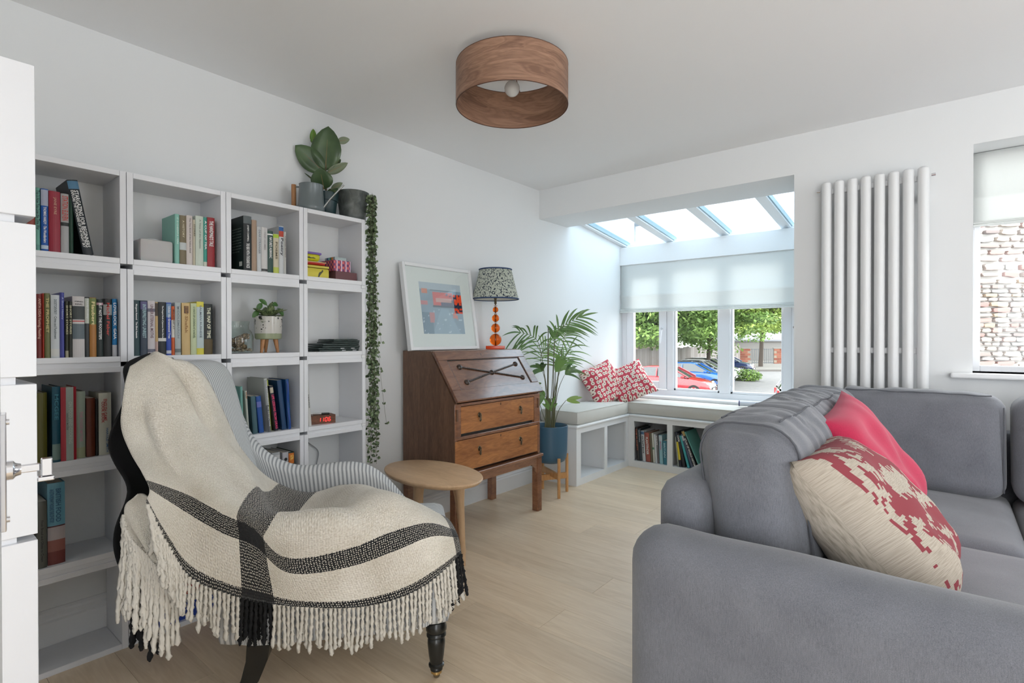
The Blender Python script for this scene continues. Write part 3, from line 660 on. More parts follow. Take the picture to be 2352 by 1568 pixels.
book(0.4189, 0.4673, 0.288, S(105, 160, 180), 'tall thick sky blue hardback with a red dining scene', 'BRITISH FOOD', S(45, 90, 120), g7, z=z4_, bands=[(0.0, 0.16, S(120, 60, 55)), (0.16, 0.30, S(150, 95, 85)), (0.30, 0.46, S(180, 170, 170)), (0.46, 0.475, S(80, 40, 40))], sub='AN EXTRAORDINARY THOUSAND YEARS OF HISTORY', scol=S(50, 95, 130), tfrac=(0.52, 0.93), th=0.42, dep=0.17)
g8 = 'leaning books in the third row, third cube'
def lb_(yb0, yb1, yt, h, col, lab, ti='', tc=W_, **k):
    ang = math.atan2(yb0 - yt, h)
    return book(0, yb1 - yb0, h, col, lab, ti, tc, g8, org=(k.pop('x', -2.447), (yb0 + yb1) / 2, z3_), lean=ang, **k)
lb_(1.085, 1.096, 1.080, 0.22, S(120, 175, 165), 'pale turquoise book at the left of the leaning row')
lb_(1.112, 1.122, 1.100, 0.200, S(190, 195, 185), 'slim off-white book with coloured marks in the leaning row', 'POP', S(160, 100, 40))
lb_(1.138, 1.160, 1.127, 0.172, S(60, 95, 105), 'dark teal short notebook in the leaning row')
lb_(1.166, 1.188, 1.151, 0.170, S(20, 75, 150), 'bright blue short book in the leaning row', '', bands=[(0.7, 0.85, S(100, 110, 180))])
lb_(1.207, 1.222, 1.187, 0.250, S(185, 188, 182), 'grey and white book showing its lettered back cover', 'THE JOURNALIST AS DETECTIVE', S(210, 210, 210), bands=[(0.0, 0.5, S(95, 98, 102)), (0.5, 0.97, S(150, 155, 155))], th=0.55, dep=0.17, tfrac=(0.1, 0.95))
lb_(1.2265, 1.2355, 1.210, 0.240, S(190, 200, 60), 'lime topped thin book behind the pink lettered one', x=-2.47)
lb_(1.240, 1.256, 1.214, 0.215, S(30, 32, 45), 'navy paperback with pink and white lettering', 'LIFE LESSONS FROM DRAG', S(225, 60, 110), bands=[(0.84, 0.96, S(190, 180, 160))], th=0.75, tfrac=(0.05, 0.8))
lb_(1.276, 1.298, 1.250, 0.238, S(18, 60, 100), 'navy cloth notebook, left one of two tall ones', dep=0.17)
o = lb_(1.304, 1.320, 1.292, 0.240, S(20, 75, 130), 'blue cloth notebook with a dangling ribbon marker', dep=0.17)
B().grid([[(0.003 + 0.004 * sin(k * 0.6), -0.003 + dx + 0.002 * sin(k), 0.23 - 0.0145 * k) for dx in (-0.0035, 0.0035)] for k in range(20)]).ob('ribbon', plain(S(30, 70, 150)), o, local=True, merge=False)
g9 = 'low books in the fourth row, third cube'
book(1.225, 1.262, 0.262, S(175, 178, 180), 'white book at the left of the three low ones', '', W_, g9, z=z4_, bands=[(0.6, 0.95, S(200, 200, 200))], dep=0.17)
o = book(1.275, 1.304, 0.255, S(185, 185, 190), 'white book with a black bird on its spine', '', W_, g9, z=z4_, dep=0.17)
B().sphere((0.0005, 0, 0.222), 0.008, 10, sx=0.1).ob('bird_print', plain(K_), o, local=True)
book(1.306, 1.333, 0.252, S(30, 55, 42), 'dark green book with an orange spine top', 'a', S(240, 190, 90), g9, z=z4_, bands=[(0.78, 0.98, S(215, 120, 45))], dep=0.17, tfrac=(0.8, 0.95))
book(0, 0.017, 0.228, S(205, 205, 200), 'slim white book leaning in the clock cube', 'THE MODERN DETECTIVE', K_, 'books in the third row, fourth cube', org=(-2.445, 1.4175, z3_), lean=R(4.3), th=0.35, tfrac=(0.4, 0.7), dep=0.12)
# bright box at the floor, seen through the fringe
bx = thing('game_box', 'red, white and blue box at the floor behind the throw fringe', 'box', (-2.50, 0.82, 0.0205))
B().box(-2.60, -2.44, 0.70, 0.98, 0.0205, 0.085, 0.002).ob('lid', plain(S(40, 70, 160)), bx)
B().box(-2.60, -2.442, 0.701, 0.979, 0.085, 0.12, 0.002).ob('upper_box', plain(S(200, 205, 210)), bx)
B().box(-2.60, -2.441, 0.72, 0.96, 0.12, 0.16, 0.002).ob('red_band', plain(S(205, 60, 45)), bx)

# ================================================================ THINGS ON THE SHELVES
# salt block tealight holder
M_salt = mat('frosted_stone', (0.50, 0.49, 0.485), 0.5, 0.0, Subsurface_Weight=0.25)
sb = thing('candle_block', 'frosted grey cube tealight holder beside the mint book', 'candle holder', (-2.50, 0.755, z1_))
softbox(B_ := B(), (0.105, 0.118, 0.092), 0.010, 8, M=Matrix.Translation((-2.508, 0.762, z1_ + 0.046)))
B_.ob('block', M_salt, sb, True)
B().lathe([(0.001, 0), (0.019, 0), (0.019, 0.006), (0.001, 0.007)], 20, (-2.508, 0.762, z1_ + 0.0922)).ob('tealight', M_trim, sb, 40)
# tins and boxes
def boxthing(name, lab, cat, x0, x1, y0, y1, z0, z1, body, lid=None, lidm=None, r=0.006, grp=None):
    t = thing(name, lab, cat, ((x0 + x1) / 2, (y0 + y1) / 2, z0), group=grp)
    zl = z1 - (lid or 0)
    bb = B(); softbox(bb, (x1 - x0, y1 - y0, zl - z0), r, 5, M=Matrix.Translation(((x0 + x1) / 2, (y0 + y1) / 2, (z0 + zl) / 2))); bb.ob('body', body, t, 50)
    if lid:
        bb = B(); softbox(bb, (x1 - x0 + 0.003, y1 - y0 + 0.003, lid), min(r, lid / 2.2), 5, M=Matrix.Translation(((x0 + x1) / 2, (y0 + y1) / 2, zl + lid / 2))); bb.ob('lid', lidm or body, t, 50)
    return t
M_ytin = mat('yellow_tin', S(200, 185, 60), 0.35, 0.2)
v = coords(M_ytin, 'Object', (1, 1, 1)); f = tnoise(M_ytin, v, 26, 1, 0.5); link(M_ytin, ramp(M_ytin, f, [(0.70, S(200, 185, 60)), (0.715, S(70, 70, 40))]), 'Base Color')
t = boxthing('tin', 'mustard yellow tin with small animal drawings, bottom of the pile', 'tin', -2.60, -2.456, 1.405, 1.531, z1_, 1.5475, M_ytin, 0.014, plain(S(205, 190, 75), 0.35))
boxthing('tin', 'flat red and cream tin under the purple lidded one', 'tin', -2.60, -2.462, 1.405, 1.517, 1.5478, 1.566, plain(S(190, 45, 35), 0.35), 0.004, plain(S(215, 200, 140), 0.35), 0.012)
t = boxthing('tin', 'yellow tub with a purple lid on top of the tins', 'tin', -2.58, -2.462, 1.405, 1.492, 1.5665, 1.614, plain(S(205, 200, 40), 0.35), 0.014, plain(S(120, 95, 170), 0.35), 0.022)
lettering('tin_text', 'Magic', (-2.4618, 1.412, 1.577), (0, 1, 0), (0, 0, 1), 0.045, 0.011, plain(K_), t, bold=0.04)
M_geo = mat('cube_pattern', (0.5, 0.2, 0.3), 0.6)
v = coords(M_geo, 'Object', (75, 75, 75)); ck = nd(M_geo.node_tree, 'ShaderNodeTexChecker'); ck.inputs['Scale'].default_value = 1.0
ck.inputs[1].default_value = (*S(120, 60, 110), 1); ck.inputs[2].default_value = (*S(215, 110, 110), 1); M_geo.node_tree.links.new(v, ck.inputs[0])
fr = mth(M_geo, 'FRACT', mth(M_geo, 'MULTIPLY', sep(M_geo, v)[1], 0.5)); fr = mth(M_geo, 'GREATER_THAN', fr, 0.72)
link(M_geo, mixc(M_geo, fr, ck.outputs[0], S(215, 190, 210)), 'Base Color')
boxthing('gift_box', 'maroon box supporting the pink cube patterned box', 'box', -2.60, -2.458, 1.569, 1.698, z1_, 1.5295, plain(S(112, 72, 76), 0.6), r=0.002)
boxthing('gift_box', 'pink and purple cube patterned box on the maroon box', 'box', -2.60, -2.462, 1.560, 1.662, 1.530, 1.588, M_geo, r=0.002)
t = boxthing('card_pack', 'small clear box of coloured cards on the patterned box', 'box', -2.57, -2.475, 1.575, 1.645, 1.5885, 1.606, plain(S(165, 180, 180), 0.2), r=0.002)
for k, c in enumerate((S(60, 80, 130), S(120, 190, 200), S(50, 130, 80), S(215, 130, 50))): B().box(-2.572 + 0.001, -2.4745, 1.5745, 1.5755, 1.592, 1.603).bm.free() if 0 else B().box(-2.55 + 0.015 * k, -2.536 + 0.015 * k, 1.5738, 1.5750, 1.591, 1.604).ob('card', plain(c), t)
# slates
M_slate = painted('slate', (0.035, 0.055, 0.05), 0.5, 0.4, 90)
for k, (a, c, zz, hh) in enumerate([(1.474, 1.722, 1.1128, 0.0095), (1.466, 1.708, 1.1232, 0.009), (1.488, 1.722, 1.1328, 0.010), (1.494, 1.728, 1.1435, 0.010), (1.545, 1.708, 1.1542, 0.0075), (1.548, 1.712, 1.1625, 0.007), (1.556, 1.700, 1.1702, 0.006)]):
    t = thing('slate_mat', 'dark green slate mat in the stack, ' + ['lowest with two white marks', 'second from below with two white marks', 'third from below', 'fourth from below, widest upper one', 'fifth from below', 'sixth from below', 'topmost'][k], 'mat', (-2.52, (a + c) / 2, zz), group='stack of dark slates')
    bb = B(); softbox(bb, (0.15, c - a, hh), hh * 0.42, 6, M=Matrix.Translation((-2.53 + 0.004 * (k % 3), (a + c) / 2, zz + hh / 2)), fn=lambda q, p: q + Vector((0, 0, 0.0006 * sin(p.x * 5 + p.y * 7)))); bb.ob('slab', M_slate, t, 50)
    if k < 2:
        for q in (0.52, 0.78): B().box(-2.4555 + 0.004 * (k % 3), -2.4535 + 0.004 * (k % 3), a + (c - a) * q, a + (c - a) * (q + 0.09), zz + 0.003, zz + 0.006).ob('white_mark', M_trim, t)
# wooden digital clock reading 11:06, and a pen
M_clock = wood('clock_walnut', S(125, 78, 50), S(85, 50, 32), (4, 1, 4), 8, 0.5)
ck_ = thing('digital_clock', 'small walnut block clock with red digits', 'clock', (-2.50, 1.505, z3_), R(-14))
B().box(-0.035, 0.035, -0.066, 0.066, 0, 0.043, 0.001, 1).ob('case', M_clock, ck_, local=True)
M_led = bpy.data.materials.new('red_led'); M_led.use_nodes = True
P(M_led).inputs['Base Color'].default_value = (0.8, 0.02, 0.02, 1); P(M_led).inputs['Emission Color'].default_value = (1, 0.04, 0.04, 1); P(M_led).inputs['Emission Strength'].default_value = 1.6
b = B()
def seg7(b, y, z, w_, h_, segs, sl=0.12):
    th = 0.0022
    P_ = {'a': (0, h_, w_, h_), 'g': (0, h_ / 2, w_, h_ / 2), 'd': (0, 0, w_, 0), 'f': (0, h_ / 2, 0, h_), 'e': (0, 0, 0, h_ / 2), 'b': (w_, h_ / 2, w_, h_), 'c': (w_, 0, w_, h_ / 2)}
    for s_ in segs:
        y0, z0, y1, z1 = P_[s_]
        b.tube([(0.0355, y + y0 + z0 * sl + (0.001 if y0 != y1 else 0), z + z0 + (0.0012 if z0 != z1 else 0)), (0.0355, y + y1 + z1 * sl - (0.001 if y0 != y1 else 0), z + z1 - (0.0012 if z0 != z1 else 0))], th / 2, 4)
seg7(b, -0.012, 0.012, 0.0, 0.019, 'bc'); seg7(b, 0.004, 0.012, 0.0, 0.019, 'bc'); seg7(b, 0.012, 0.012, 0.010, 0.019, 'abcdef'); seg7(b, 0.029, 0.012, 0.010, 0.019, 'acdefg')
b.ob('digits', M_led, ck_, local=True)
pn = thing('pen', 'black and silver pen lying on the wooden clock', 'pen', (-2.50, 1.505, z3_ + 0.0430), R(-30))
B().tube([(-0.002, -0.035, 0.0045), (0, 0.005, 0.0045)], 0.0042, 10).ob('barrel', mat('silver', (0.6, 0.6, 0.6), 0.3, 1.0), pn, 40, local=True)
B().tube([(0, 0.005, 0.0045), (0.002, 0.040, 0.0045), (0.003, 0.045, 0.0045)], [0.0046, 0.0046, 0.003], 10).ob('cap', plain((0.02, 0.02, 0.02), 0.3), pn, 40, local=True)
# footed speckled planter with fittonia
M_pot = mat('speckled_glaze', S(200, 197, 190), 0.18)
v = coords(M_pot, 'Object'); vo = nd(M_pot.node_tree, 'ShaderNodeTexVoronoi'); vo.inputs['Scale'].default_value = 85; M_pot.node_tree.links.new(v, vo.inputs['Vector'])
n_ = tnoise(M_pot, v, 30, 2); dot = mth(M_pot, 'LESS_THAN', vo.outputs['Distance'], mth(M_pot, 'MULTIPLY', mth(M_pot, 'SUBTRACT', n_, 0.44), 3.2))
zz = sep(M_pot, v)[2]; gb = mth(M_pot, 'LESS_THAN', zz, 0.091)
cc = mixc(M_pot, dot, S(200, 197, 190), S(40, 38, 38)); link(M_pot, mixc(M_pot, gb, cc, S(150, 158, 128)), 'Base Color')
pl = thing('planter', 'white speckled footed planter with a sage green base band and fittonia', 'plant pot', (-2.515, 1.2415, z2_))
B().lathe([(0.052, 0.063), (0.058, 0.066), (0.0595, 0.075), (0.0625, 0.165), (0.0625, 0.172), (0.0585, 0.172), (0.057, 0.15), (0.001, 0.148)], 32).ob('pot', M_pot, pl, 50, local=True)
M_beech = wood('beech', S(190, 140, 95), S(165, 112, 70), (6, 6, 1), 6, 0.5)
for a in (35, 155, 275):
    B().cyl((0.043 * cos(R(a + 15)), 0.043 * sin(R(a + 15)), 0), (0.032 * cos(R(a + 15)), 0.032 * sin(R(a + 15)), 0.066), 0.006, 0.0115, 12).ob('foot', M_beech, pl, 40, local=True)
M_fit = mat('fittonia_leaf', (0.1, 0.2, 0.07), 0.5)
v = coords(M_fit, 'Object'); vo = nd(M_fit.node_tree, 'ShaderNodeTexVoronoi', feature='DISTANCE_TO_EDGE'); vo.inputs['Scale'].default_value = 170; M_fit.node_tree.links.new(v, vo.inputs['Vector'])
link(M_fit, ramp(M_fit, vo.outputs['Distance'], [(0.05, S(165, 180, 130)), (0.16, S(52, 78, 42))]), 'Base Color')
M_leafd = mat('leaf_plain', S(70, 110, 52), 0.45)
B().lathe([(0.001, 0.150), (0.03, 0.154), (0.056, 0.150)], 16).ob('soil', mat('soil', (0.03, 0.02, 0.015), 1.0), pl, local=True)
for k in range(30):
    a = rng.uniform(0, 2 * pi); rr = rng.uniform(0.01, 0.055); e = rng.uniform(0.1, 1.0)
    base = Vector((0.4 * rr * cos(a), 0.4 * rr * sin(a), 0.165 + 0.03 * e)); tip = base + Vector((cos(a) * (0.035 + rr * 0.7), sin(a) * (0.035 + rr * 0.7), 0.03 * e - 0.030 * (rr > 0.035) + rng.uniform(-0.02, 0.03)))
    b = B(); leafgrid(b, base, tip, rng.uniform(0.026, 0.040), (0, 0, 1), 0.3, -0.35, 6); b.ob('leaf', M_fit, pl, 'all', local=True, merge=False)
for p0, p1 in (((0.01, -0.01, 0.225), (0.0, -0.045, 0.252)), ((0.01, 0.02, 0.225), (0.0, 0.045, 0.235)), ((0.0, 0.045, 0.215), (0.0, 0.075, 0.175)), ((0.0, -0.045, 0.2), (0.0, -0.075, 0.165)), ((0, -0.03, 0.235), (0, -0.055, 0.20))):
    b = B(); leafgrid(b, p0, p1, 0.024, (1, 0, 0.4), 0.3, 0.2, 6); b.ob('leaf', M_leafd, pl, 'all', local=True, merge=False)
B().tube(curve3([(0.005, 0.005, 0.15), (0.01, 0.015, 0.20), (0.008, 0.02, 0.235)], 5), 0.0016, 6).ob('stem', M_leafd, pl, local=True)
B().tube(curve3([(0.005, 0.0, 0.15), (0.012, 0.0, 0.20), (0.01, -0.012, 0.227)], 5), 0.0016, 6).ob('stem', M_leafd, pl, local=True)
# terrarium jar
M_jar = glassmat('jar_glass', (0.93, 0.96, 0.95), 1.6)
jr = thing('terrarium_jar', 'clear glass jar with gravel and dried moss behind the shelf edge', 'jar', (-2.515, 1.100, z2_))
B().lathe([(0.001, 0.002), (0.060, 0.002), (0.065, 0.008), (0.065, 0.075), (0.058, 0.098), (0.047, 0.112), (0.046, 0.125), (0.050, 0.146), (0.0485, 0.146), (0.0445, 0.125), (0.0455, 0.111), (0.056, 0.097), (0.0632, 0.074), (0.0632, 0.010), (0.058, 0.006), (0.001, 0.006)], 32).ob('glass', M_jar, jr, True, local=True)
M_peb = mat('pebbles', (0.4, 0.35, 0.3), 0.7)
v = coords(M_peb, 'Object'); f = tnoise(M_peb, v, 70, 1); link(M_peb, ramp(M_peb, f, [(0.3, S(90, 75, 65)), (0.5, S(170, 145, 120)), (0.7, S(200, 190, 170))]), 'Base Color')
b = B()
for k in range(150):
    a = rng.uniform(0, 2 * pi); r = 0.056 * math.sqrt(rng.random()); s_ = rng.uniform(0.003, 0.006)
    b.sphere((r * cos(a), r * sin(a), 0.010 + rng.uniform(0, 0.010)), s_, 6, sz=0.7)
b.ob('gravel', M_peb, jr, True, local=True, kind='stuff')
M_moss = mat('dry_moss', S(110, 85, 60), 0.9)
v = coords(M_moss, 'Object'); f = tnoise(M_moss, v, 120, 3); link(M_moss, ramp(M_moss, f, [(0.35, S(60, 45, 35)), (0.6, S(150, 125, 95)), (0.75, S(190, 150, 140))]), 'Base Color')
b = B()
for k in range(14):
    a = rng.uniform(0, 2 * pi); r = rng.uniform(0, 0.032); s_ = rng.uniform(0.012, 0.020)
    M = Matrix.Translation((r * cos(a), r * sin(a), 0.03 + rng.uniform(0, 0.05)))
    softbox(b, (s_ * 2, s_ * 2, s_ * 1.6), s_ * 0.75, 5, M=M, fn=lambda q, p: q * (1 + 0.35 * noise.noise(q * 120)))
b.ob('moss', M_moss, jr, True, local=True, kind='stuff')

# ================================================================ ON TOP OF THE SHELVES
ZT = 1.8155
M_zinc = mat('zinc', (0.17, 0.19, 0.185), 0.55, 0.55)
v = coords(M_zinc, 'Object'); f = tnoise(M_zinc, v, 22, 5, 0.6); link(M_zinc, ramp(M_zinc, f, [(0.35, (0.11, 0.125, 0.12)), (0.7, (0.24, 0.26, 0.255))]), 'Base Color')
M_can = mat('grey_enamel', (0.165, 0.195, 0.205), 0.28, 0.1)
wc = thing('watering_can', 'grey metal watering can with a wooden handle on top of the shelves', 'watering can', (-2.49, 1.452, ZT + 0.0005), YAW)
# local X = along the view plane to the right, Y = away
B().lathe([(0.001, 0.0), (0.058, 0.0), (0.0645, 0.008), (0.066, 0.022), (0.062, 0.036), (0.057, 0.132), (0.059, 0.136), (0.0565, 0.136), (0.055, 0.12), (0.056, 0.03), (0.001, 0.02)], 36).ob('body', M_can, wc, 50, local=True)
for z in (0.030, 0.127): B().tube([(-0.055, 0, z), (-0.085, 0, z + (0.002 if z > 0.1 else 0.0))], 0.0042, 8).ob('bracket', M_can, wc, True, local=True)
B().cyl((-0.088, 0, 0.018), (-0.088, 0, 0.139), 0.0115, 0.0115, 16).ob('handle', M_beech, wc, 40, local=True)
B().tube([(0.058, 0, 0.018), (0.095, 0, 0.066), (0.165, 0, 0.137)], [0.0055, 0.0048, 0.0038], 10).ob('spout', mat('spout_metal', (0.4, 0.42, 0.43), 0.25, 0.9), wc, True, local=True)
rp = thing('rubber_plant', 'rubber plant with broad glossy leaves in a dark teal pot', 'plant', (-2.545, 1.572, ZT + 0.0005), YAW)
M_tealpot = mat('dark_teal_pot', (0.018, 0.045, 0.05), 0.35)
B().lathe([(0.001, 0), (0.040, 0), (0.044, 0.004), (0.053, 0.085), (0.0585, 0.086), (0.061, 0.128), (0.058, 0.128), (0.054, 0.09), (0.001, 0.11)], 32).ob('pot', M_tealpot, rp, 50, local=True)
M_rub = mat('rubber_leaf', (0.07, 0.125, 0.05), 0.28)
v = coords(M_rub, 'Object'); f = tnoise(M_rub, v, 9, 2); link(M_rub, ramp(M_rub, f, [(0.4, (0.045, 0.085, 0.035)), (0.7, (0.10, 0.165, 0.07))]), 'Base Color')
M_rubb = mat('rubber_leaf_back', (0.22, 0.26, 0.17), 0.45); M_rubn = mat('young_leaf', S(95, 135, 40), 0.35)
q = 0.000385
def rl(bx, by, tx, ty, wd, dy0=0, dy1=0, m=M_rub, up=(0, -1, 0), fold=0.25, curl=0.0, mid=True):
    c = lambda x, y, d: Vector(((x - 590) * q, d, (1335 - y) * q))
    b = B(); leafgrid(b, c(bx, by, dy0), c(tx, ty, dy1), wd * q, up, fold, curl, 10, 0.85); o = b.ob('leaf', m, rp, 'all', local=True, merge=False, solid=0.0012)
    if mid: 
        a, d_ = c(bx, by, dy0), c(tx, ty, dy1); n_ = Vector(up) * 0.001
        B().tube([a + n_, a * 0.3 + d_ * 0.7 + n_ * 1.2], [0.0016, 0.0006], 5).ob('midrib', plain(S(150, 120, 80), 0.5), o, local=True)
    return o
rl(575, 690, 635, 100, 400, 0, -0.02, fold=0.20, up=(0.15, -1, 0.1)); rl(555, 705, 215, 385, 300, 0, -0.05, fold=0.15, up=(-0.2, -1, 0.3)); rl(575, 960, 555, 700, 300, -0.02, -0.06, fold=0.12)
rl(590, 720, 860, 555, 130, 0, 0.03, M_rubb, (0.5, -0.6, -0.6)); rl(400, 300, 410, 115, 95, 0.02, 0.0, M_rubn); rl(395, 300, 305, 150, 50, 0.03, 0.05, M_rubb)
rl(720, 270, 862, 200, 95, 0.02, 0.06, M_rubb, (0.3, -1, -0.4)); rl(470, 880, 290, 718, 60, 0, 0.0, M_rub, (0.6, -0.3, 0.7)); rl(650, 955, 828, 868, 90, 0, -0.02, M_rubb)
rl(640, 1030, 795, 968, 80, -0.01, -0.05, M_rub); rl(690, 590, 745, 488, 60, 0.03, 0.05, M_rub); rl(600, 1000, 700, 935, 90, 0, 0.03, M_rub)
B().tube(curve3([(0, 0, 0.10), (-0.006, 0, 0.22), (0.0, 0, 0.30), (-0.01, 0, 0.40)], 6), [0.006] * 7 + [0.0045] * 12, 8).ob('stem', plain(S(90, 80, 60)), rp, True, local=True)
zp = thing('trailing_plant', 'string of hearts trailing from a round zinc pot on the shelf top', 'plant', (-2.515, 1.712, ZT + 0.0005), YAW)
B().lathe([(0.001, 0.0), (0.063, 0.0), (0.0665, 0.003), (0.083, 0.150), (0.087, 0.154), (0.083, 0.156), (0.0805, 0.15), (0.07, 0.10), (0.001, 0.10)], 40).ob('pot', M_zinc, zp, 50, local=True)
rg = [(0.083 + 0.012 * sin(2 * pi * k / 16) * 0.4 + 0.004, 0.014 * cos(2 * pi * k / 16) * 0.2 - 0.002, 0.118 + 0.016 * cos(2 * pi * k / 16)) for k in range(17)]
B().tube(rg, 0.002, 6).ob('ring', M_zinc, zp, True, local=True)
M_heart = mat('heart_leaf', (0.1, 0.15, 0.09), 0.45)
v = coords(M_heart, 'Object'); f = tnoise(M_heart, v, 60, 2); link(M_heart, ramp(M_heart, f, [(0.35, S(48, 62, 45)), (0.5, S(92, 112, 74)), (0.66, S(140, 158, 122))]), 'Base Color')
st = B(); lf = B()
def strand(x0, y0, ztop, zbot, sway, dens, spread):
    n = max(6, int((ztop - zbot) / 0.04)); pts = []
    ph = rng.uniform(0, 6)
    for i in range(n + 1):
        t = i / n; pts.append((x0 + sway * t * t + 0.006 * sin(ph + 7 * t) * t, y0 + 0.006 * cos(ph + 6 * t) * t, ztop + (zbot - ztop) * t))
    st.tube(pts, 0.0007, 4, caps=False)
    m = int((ztop - zbot) * dens)
    for k in range(m):
        t = (k + rng.random()) / m; i = min(n - 1, int(t * n)); p = Vector(pts[i]).lerp(Vector(pts[i + 1]), t * n - i)
        for sgn in (-1, 1):
            a = rng.uniform(0, 2 * pi); d = Vector((cos(a), sin(a), rng.uniform(-0.5, 0.3))).normalized() * sgn; d.z = -abs(d.z)
            s_ = rng.uniform(0.012, 0.020)
            leafgrid(lf, p + d * 0.004, p + d * (0.004 + s_) + Vector((0, 0, -0.004)), s_ * 1.05, (rng.uniform(-.5, .5), -1, rng.uniform(-.3, .8)), 0.2, 0, 4, 0.6)
for k in range(13): strand(0.090 + rng.uniform(-0.006, 0.026), rng.uniform(-0.045, 0.03), rng.uniform(0.12, 0.15), rng.choice([-1.10, -1.24, -1.32, -1.28, -0.85]), rng.uniform(-0.004, 0.02), 36, 1)
for k in range(5): strand(0.100 + rng.uniform(-0.004, 0.012), rng.uniform(-0.03, 0.02), 0.145, rng.uniform(-0.3, 0.02), 0.002, 34, 1)
for x, zb, sw in ((0.096, -0.98, -0.03), (0.12, -1.1, 0.06), (0.11, -0.66, 0.055), (0.105, -0.78, -0.025)): strand(x, -0.02, 0.14, zb, sw, 14, 1)
for k in range(14): strand(rng.uniform(0.02, 0.085), rng.uniform(-0.04, 0.04), 0.160, 0.135, 0.03, 60, 1)
st.ob('vines', plain(S(90, 85, 65)), zp, local=True, merge=False, kind='stuff'); lf.ob('leaves', M_heart, zp, 'all', local=True, merge=False, kind='stuff')
# wall socket and cable behind the fourth cube
sk = thing('wall_socket', 'white double socket on the wall inside a lower right cube', 'socket', (XW, 1.50, 0.50))
B().box(XW, XW + 0.009, 1.42, 1.52, 0.50, 0.586, 0.003).ob('face_plate', M_trim, sk)
B().tube(curve3([(XW + 0.006, 1.47, 0.70), (XW + 0.008, 1.48, 0.66), (XW + 0.012, 1.52, 0.62), (XW + 0.012, 1.57, 0.57), (XW + 0.012, 1.56, 0.50), (XW + 0.012, 1.54, 0.42)], 6), 0.0028, 6).ob('cable', plain(S(150, 152, 155)), sk, True)

# ================================================================ WINDOW SEAT
XS, YSF = -2.279, 4.49
def bench(name, label, loc, build): 
    t = thing(name, label, 'bench', loc); build(t); return t
def b1(t):
    b = B(); x0, x1 = XW + 0.0005, XS
    y0, y1 = 3.603, YSF
    b.box(x1 - 0.018, x1, y0, y0 + 0.066, 0, 0.46); b.box(x1 - 0.018, x1, 4.05, 4.10, 0.055, 0.417); b.box(x1 - 0.018, x1, 4.447, y1 + 0.02, 0, 0.46)
    b.box(x1 - 0.018, x1, y0 + 0.066, 4.447, 0, 0.055); b.box(x1 - 0.018, x1, y0 + 0.066, 4.447, 0.417, 0.46)
    b.ob('face_frame', M_trim, t)
    B().box(x0, x1 - 0.0185, y0, y0 + 0.018, 0, 0.46).ob('end_panel', M_trim, t)
    B().box(x0, x1 - 0.0185, 4.066, 4.084, 0.055, 0.44).ob('divider', M_trim, t)
    B().box(x0, x1 - 0.0185, y1 - 0.02, y1 - 0.002, 0.055, 0.44).ob('divider', M_trim, t)
    B().box(x0, x1 - 0.0185, y0 + 0.0185, y1 - 0.02, 0.03, 0.055).ob('bottom_shelf', M_trim, t)
    B().box(x0, x0 + 0.08, y0 + 0.0185, y1 - 0.02, 0.055, 0.44).ob('back_panel', M_trim, t)
    B().box(x0, x1 + 0.016, y0 - 0.016, 5.045, 0.46, 0.484, 0.009, 3).ob('seat_board', M_trim, t)
bench('window_seat', 'white built-in bench with two open cubbies along the left wall of the bay', (-2.46, 4.05, 0), b1)
def b2(t):
    b = B(); x0, x1 = XS + 0.001, -0.728; y0 = YSF; y1 = 5.045
    posts = [(x0, x0 + 0.056), (x0 + 0.372, x0 + 0.42), (x0 + 0.79, x0 + 0.838), (x0 + 1.18, x0 + 1.228), (x1 - 0.05, x1)]
    for i, (a, c) in enumerate(posts): b.box(a, c, y0, y0 + 0.018, 0 if i in (0, 4) else 0.0585, 0.46 if i in (0, 4) else 0.4195)
    b.box(x0 + 0.056, x1 - 0.05, y0, y0 + 0.018, 0, 0.0585); b.box(x0 + 0.056, x1 - 0.05, y0, y0 + 0.018, 0.4195, 0.46)
    b.ob('face_frame', M_trim, t)
    for a, c in posts[1:4]: B().box((a + c) / 2 - 0.009, (a + c) / 2 + 0.009, y0 + 0.0185, y1, 0.0585, 0.44).ob('divider', M_trim, t)
    B().box(x0, x0 + 0.018, y0 + 0.0185, y1, 0.0585, 0.44).ob('divider', M_trim, t)
    B().box(x0, x1, y0 + 0.0185, y1, 0.03, 0.0580).ob('bottom_shelf', M_trim, t)
    B().box(x0, x1, y1 - 0.08, y1, 0.059, 0.44).ob('back_panel', M_trim, t)
    B().box(x0 + 0.016, x1, y0 - 0.016, y1, 0.46, 0.4838, 0.009, 3).ob('seat_board', M_trim, t)
bench('window_seat', 'white built-in bench with book cubbies under the bay window', (-1.5, 4.7, 0), b2)
def seatpad(label, x0, x1, y0, y1):
    t = thing('seat_pad', label, 'cushion', ((x0 + x1) / 2, (y0 + y1) / 2, 0.4845))
    b = B(); softbox(b, (x1 - x0, y1 - y0, 0.108), 0.024, 16, (0, 0, 0.006), M=Matrix.Translation(((x0 + x1) / 2, (y0 + y1) / 2, 0.5388)))
    b.ob('pad', M_bench, t, True)
    for z in (0.488, 0.588):
        r = 0.012; q = [(x0 + r, y0 + 0.006, z), (x1 - r, y0 + 0.006, z), (x1 - 0.006, y0 + r, z), (x1 - 0.006, y1 - r, z)]
        B().tube(q, 0.0022, 5).ob('piping', M_bench, t)
    return t
seatpad('cream seat pad on the left wall bench by the palm', XW + 0.004, XS + 0.012, 3.600, 4.482)
seatpad('long cream seat pad on the bench under the bay window', XW + 0.004 , -0.732, 4.486, 4.895)
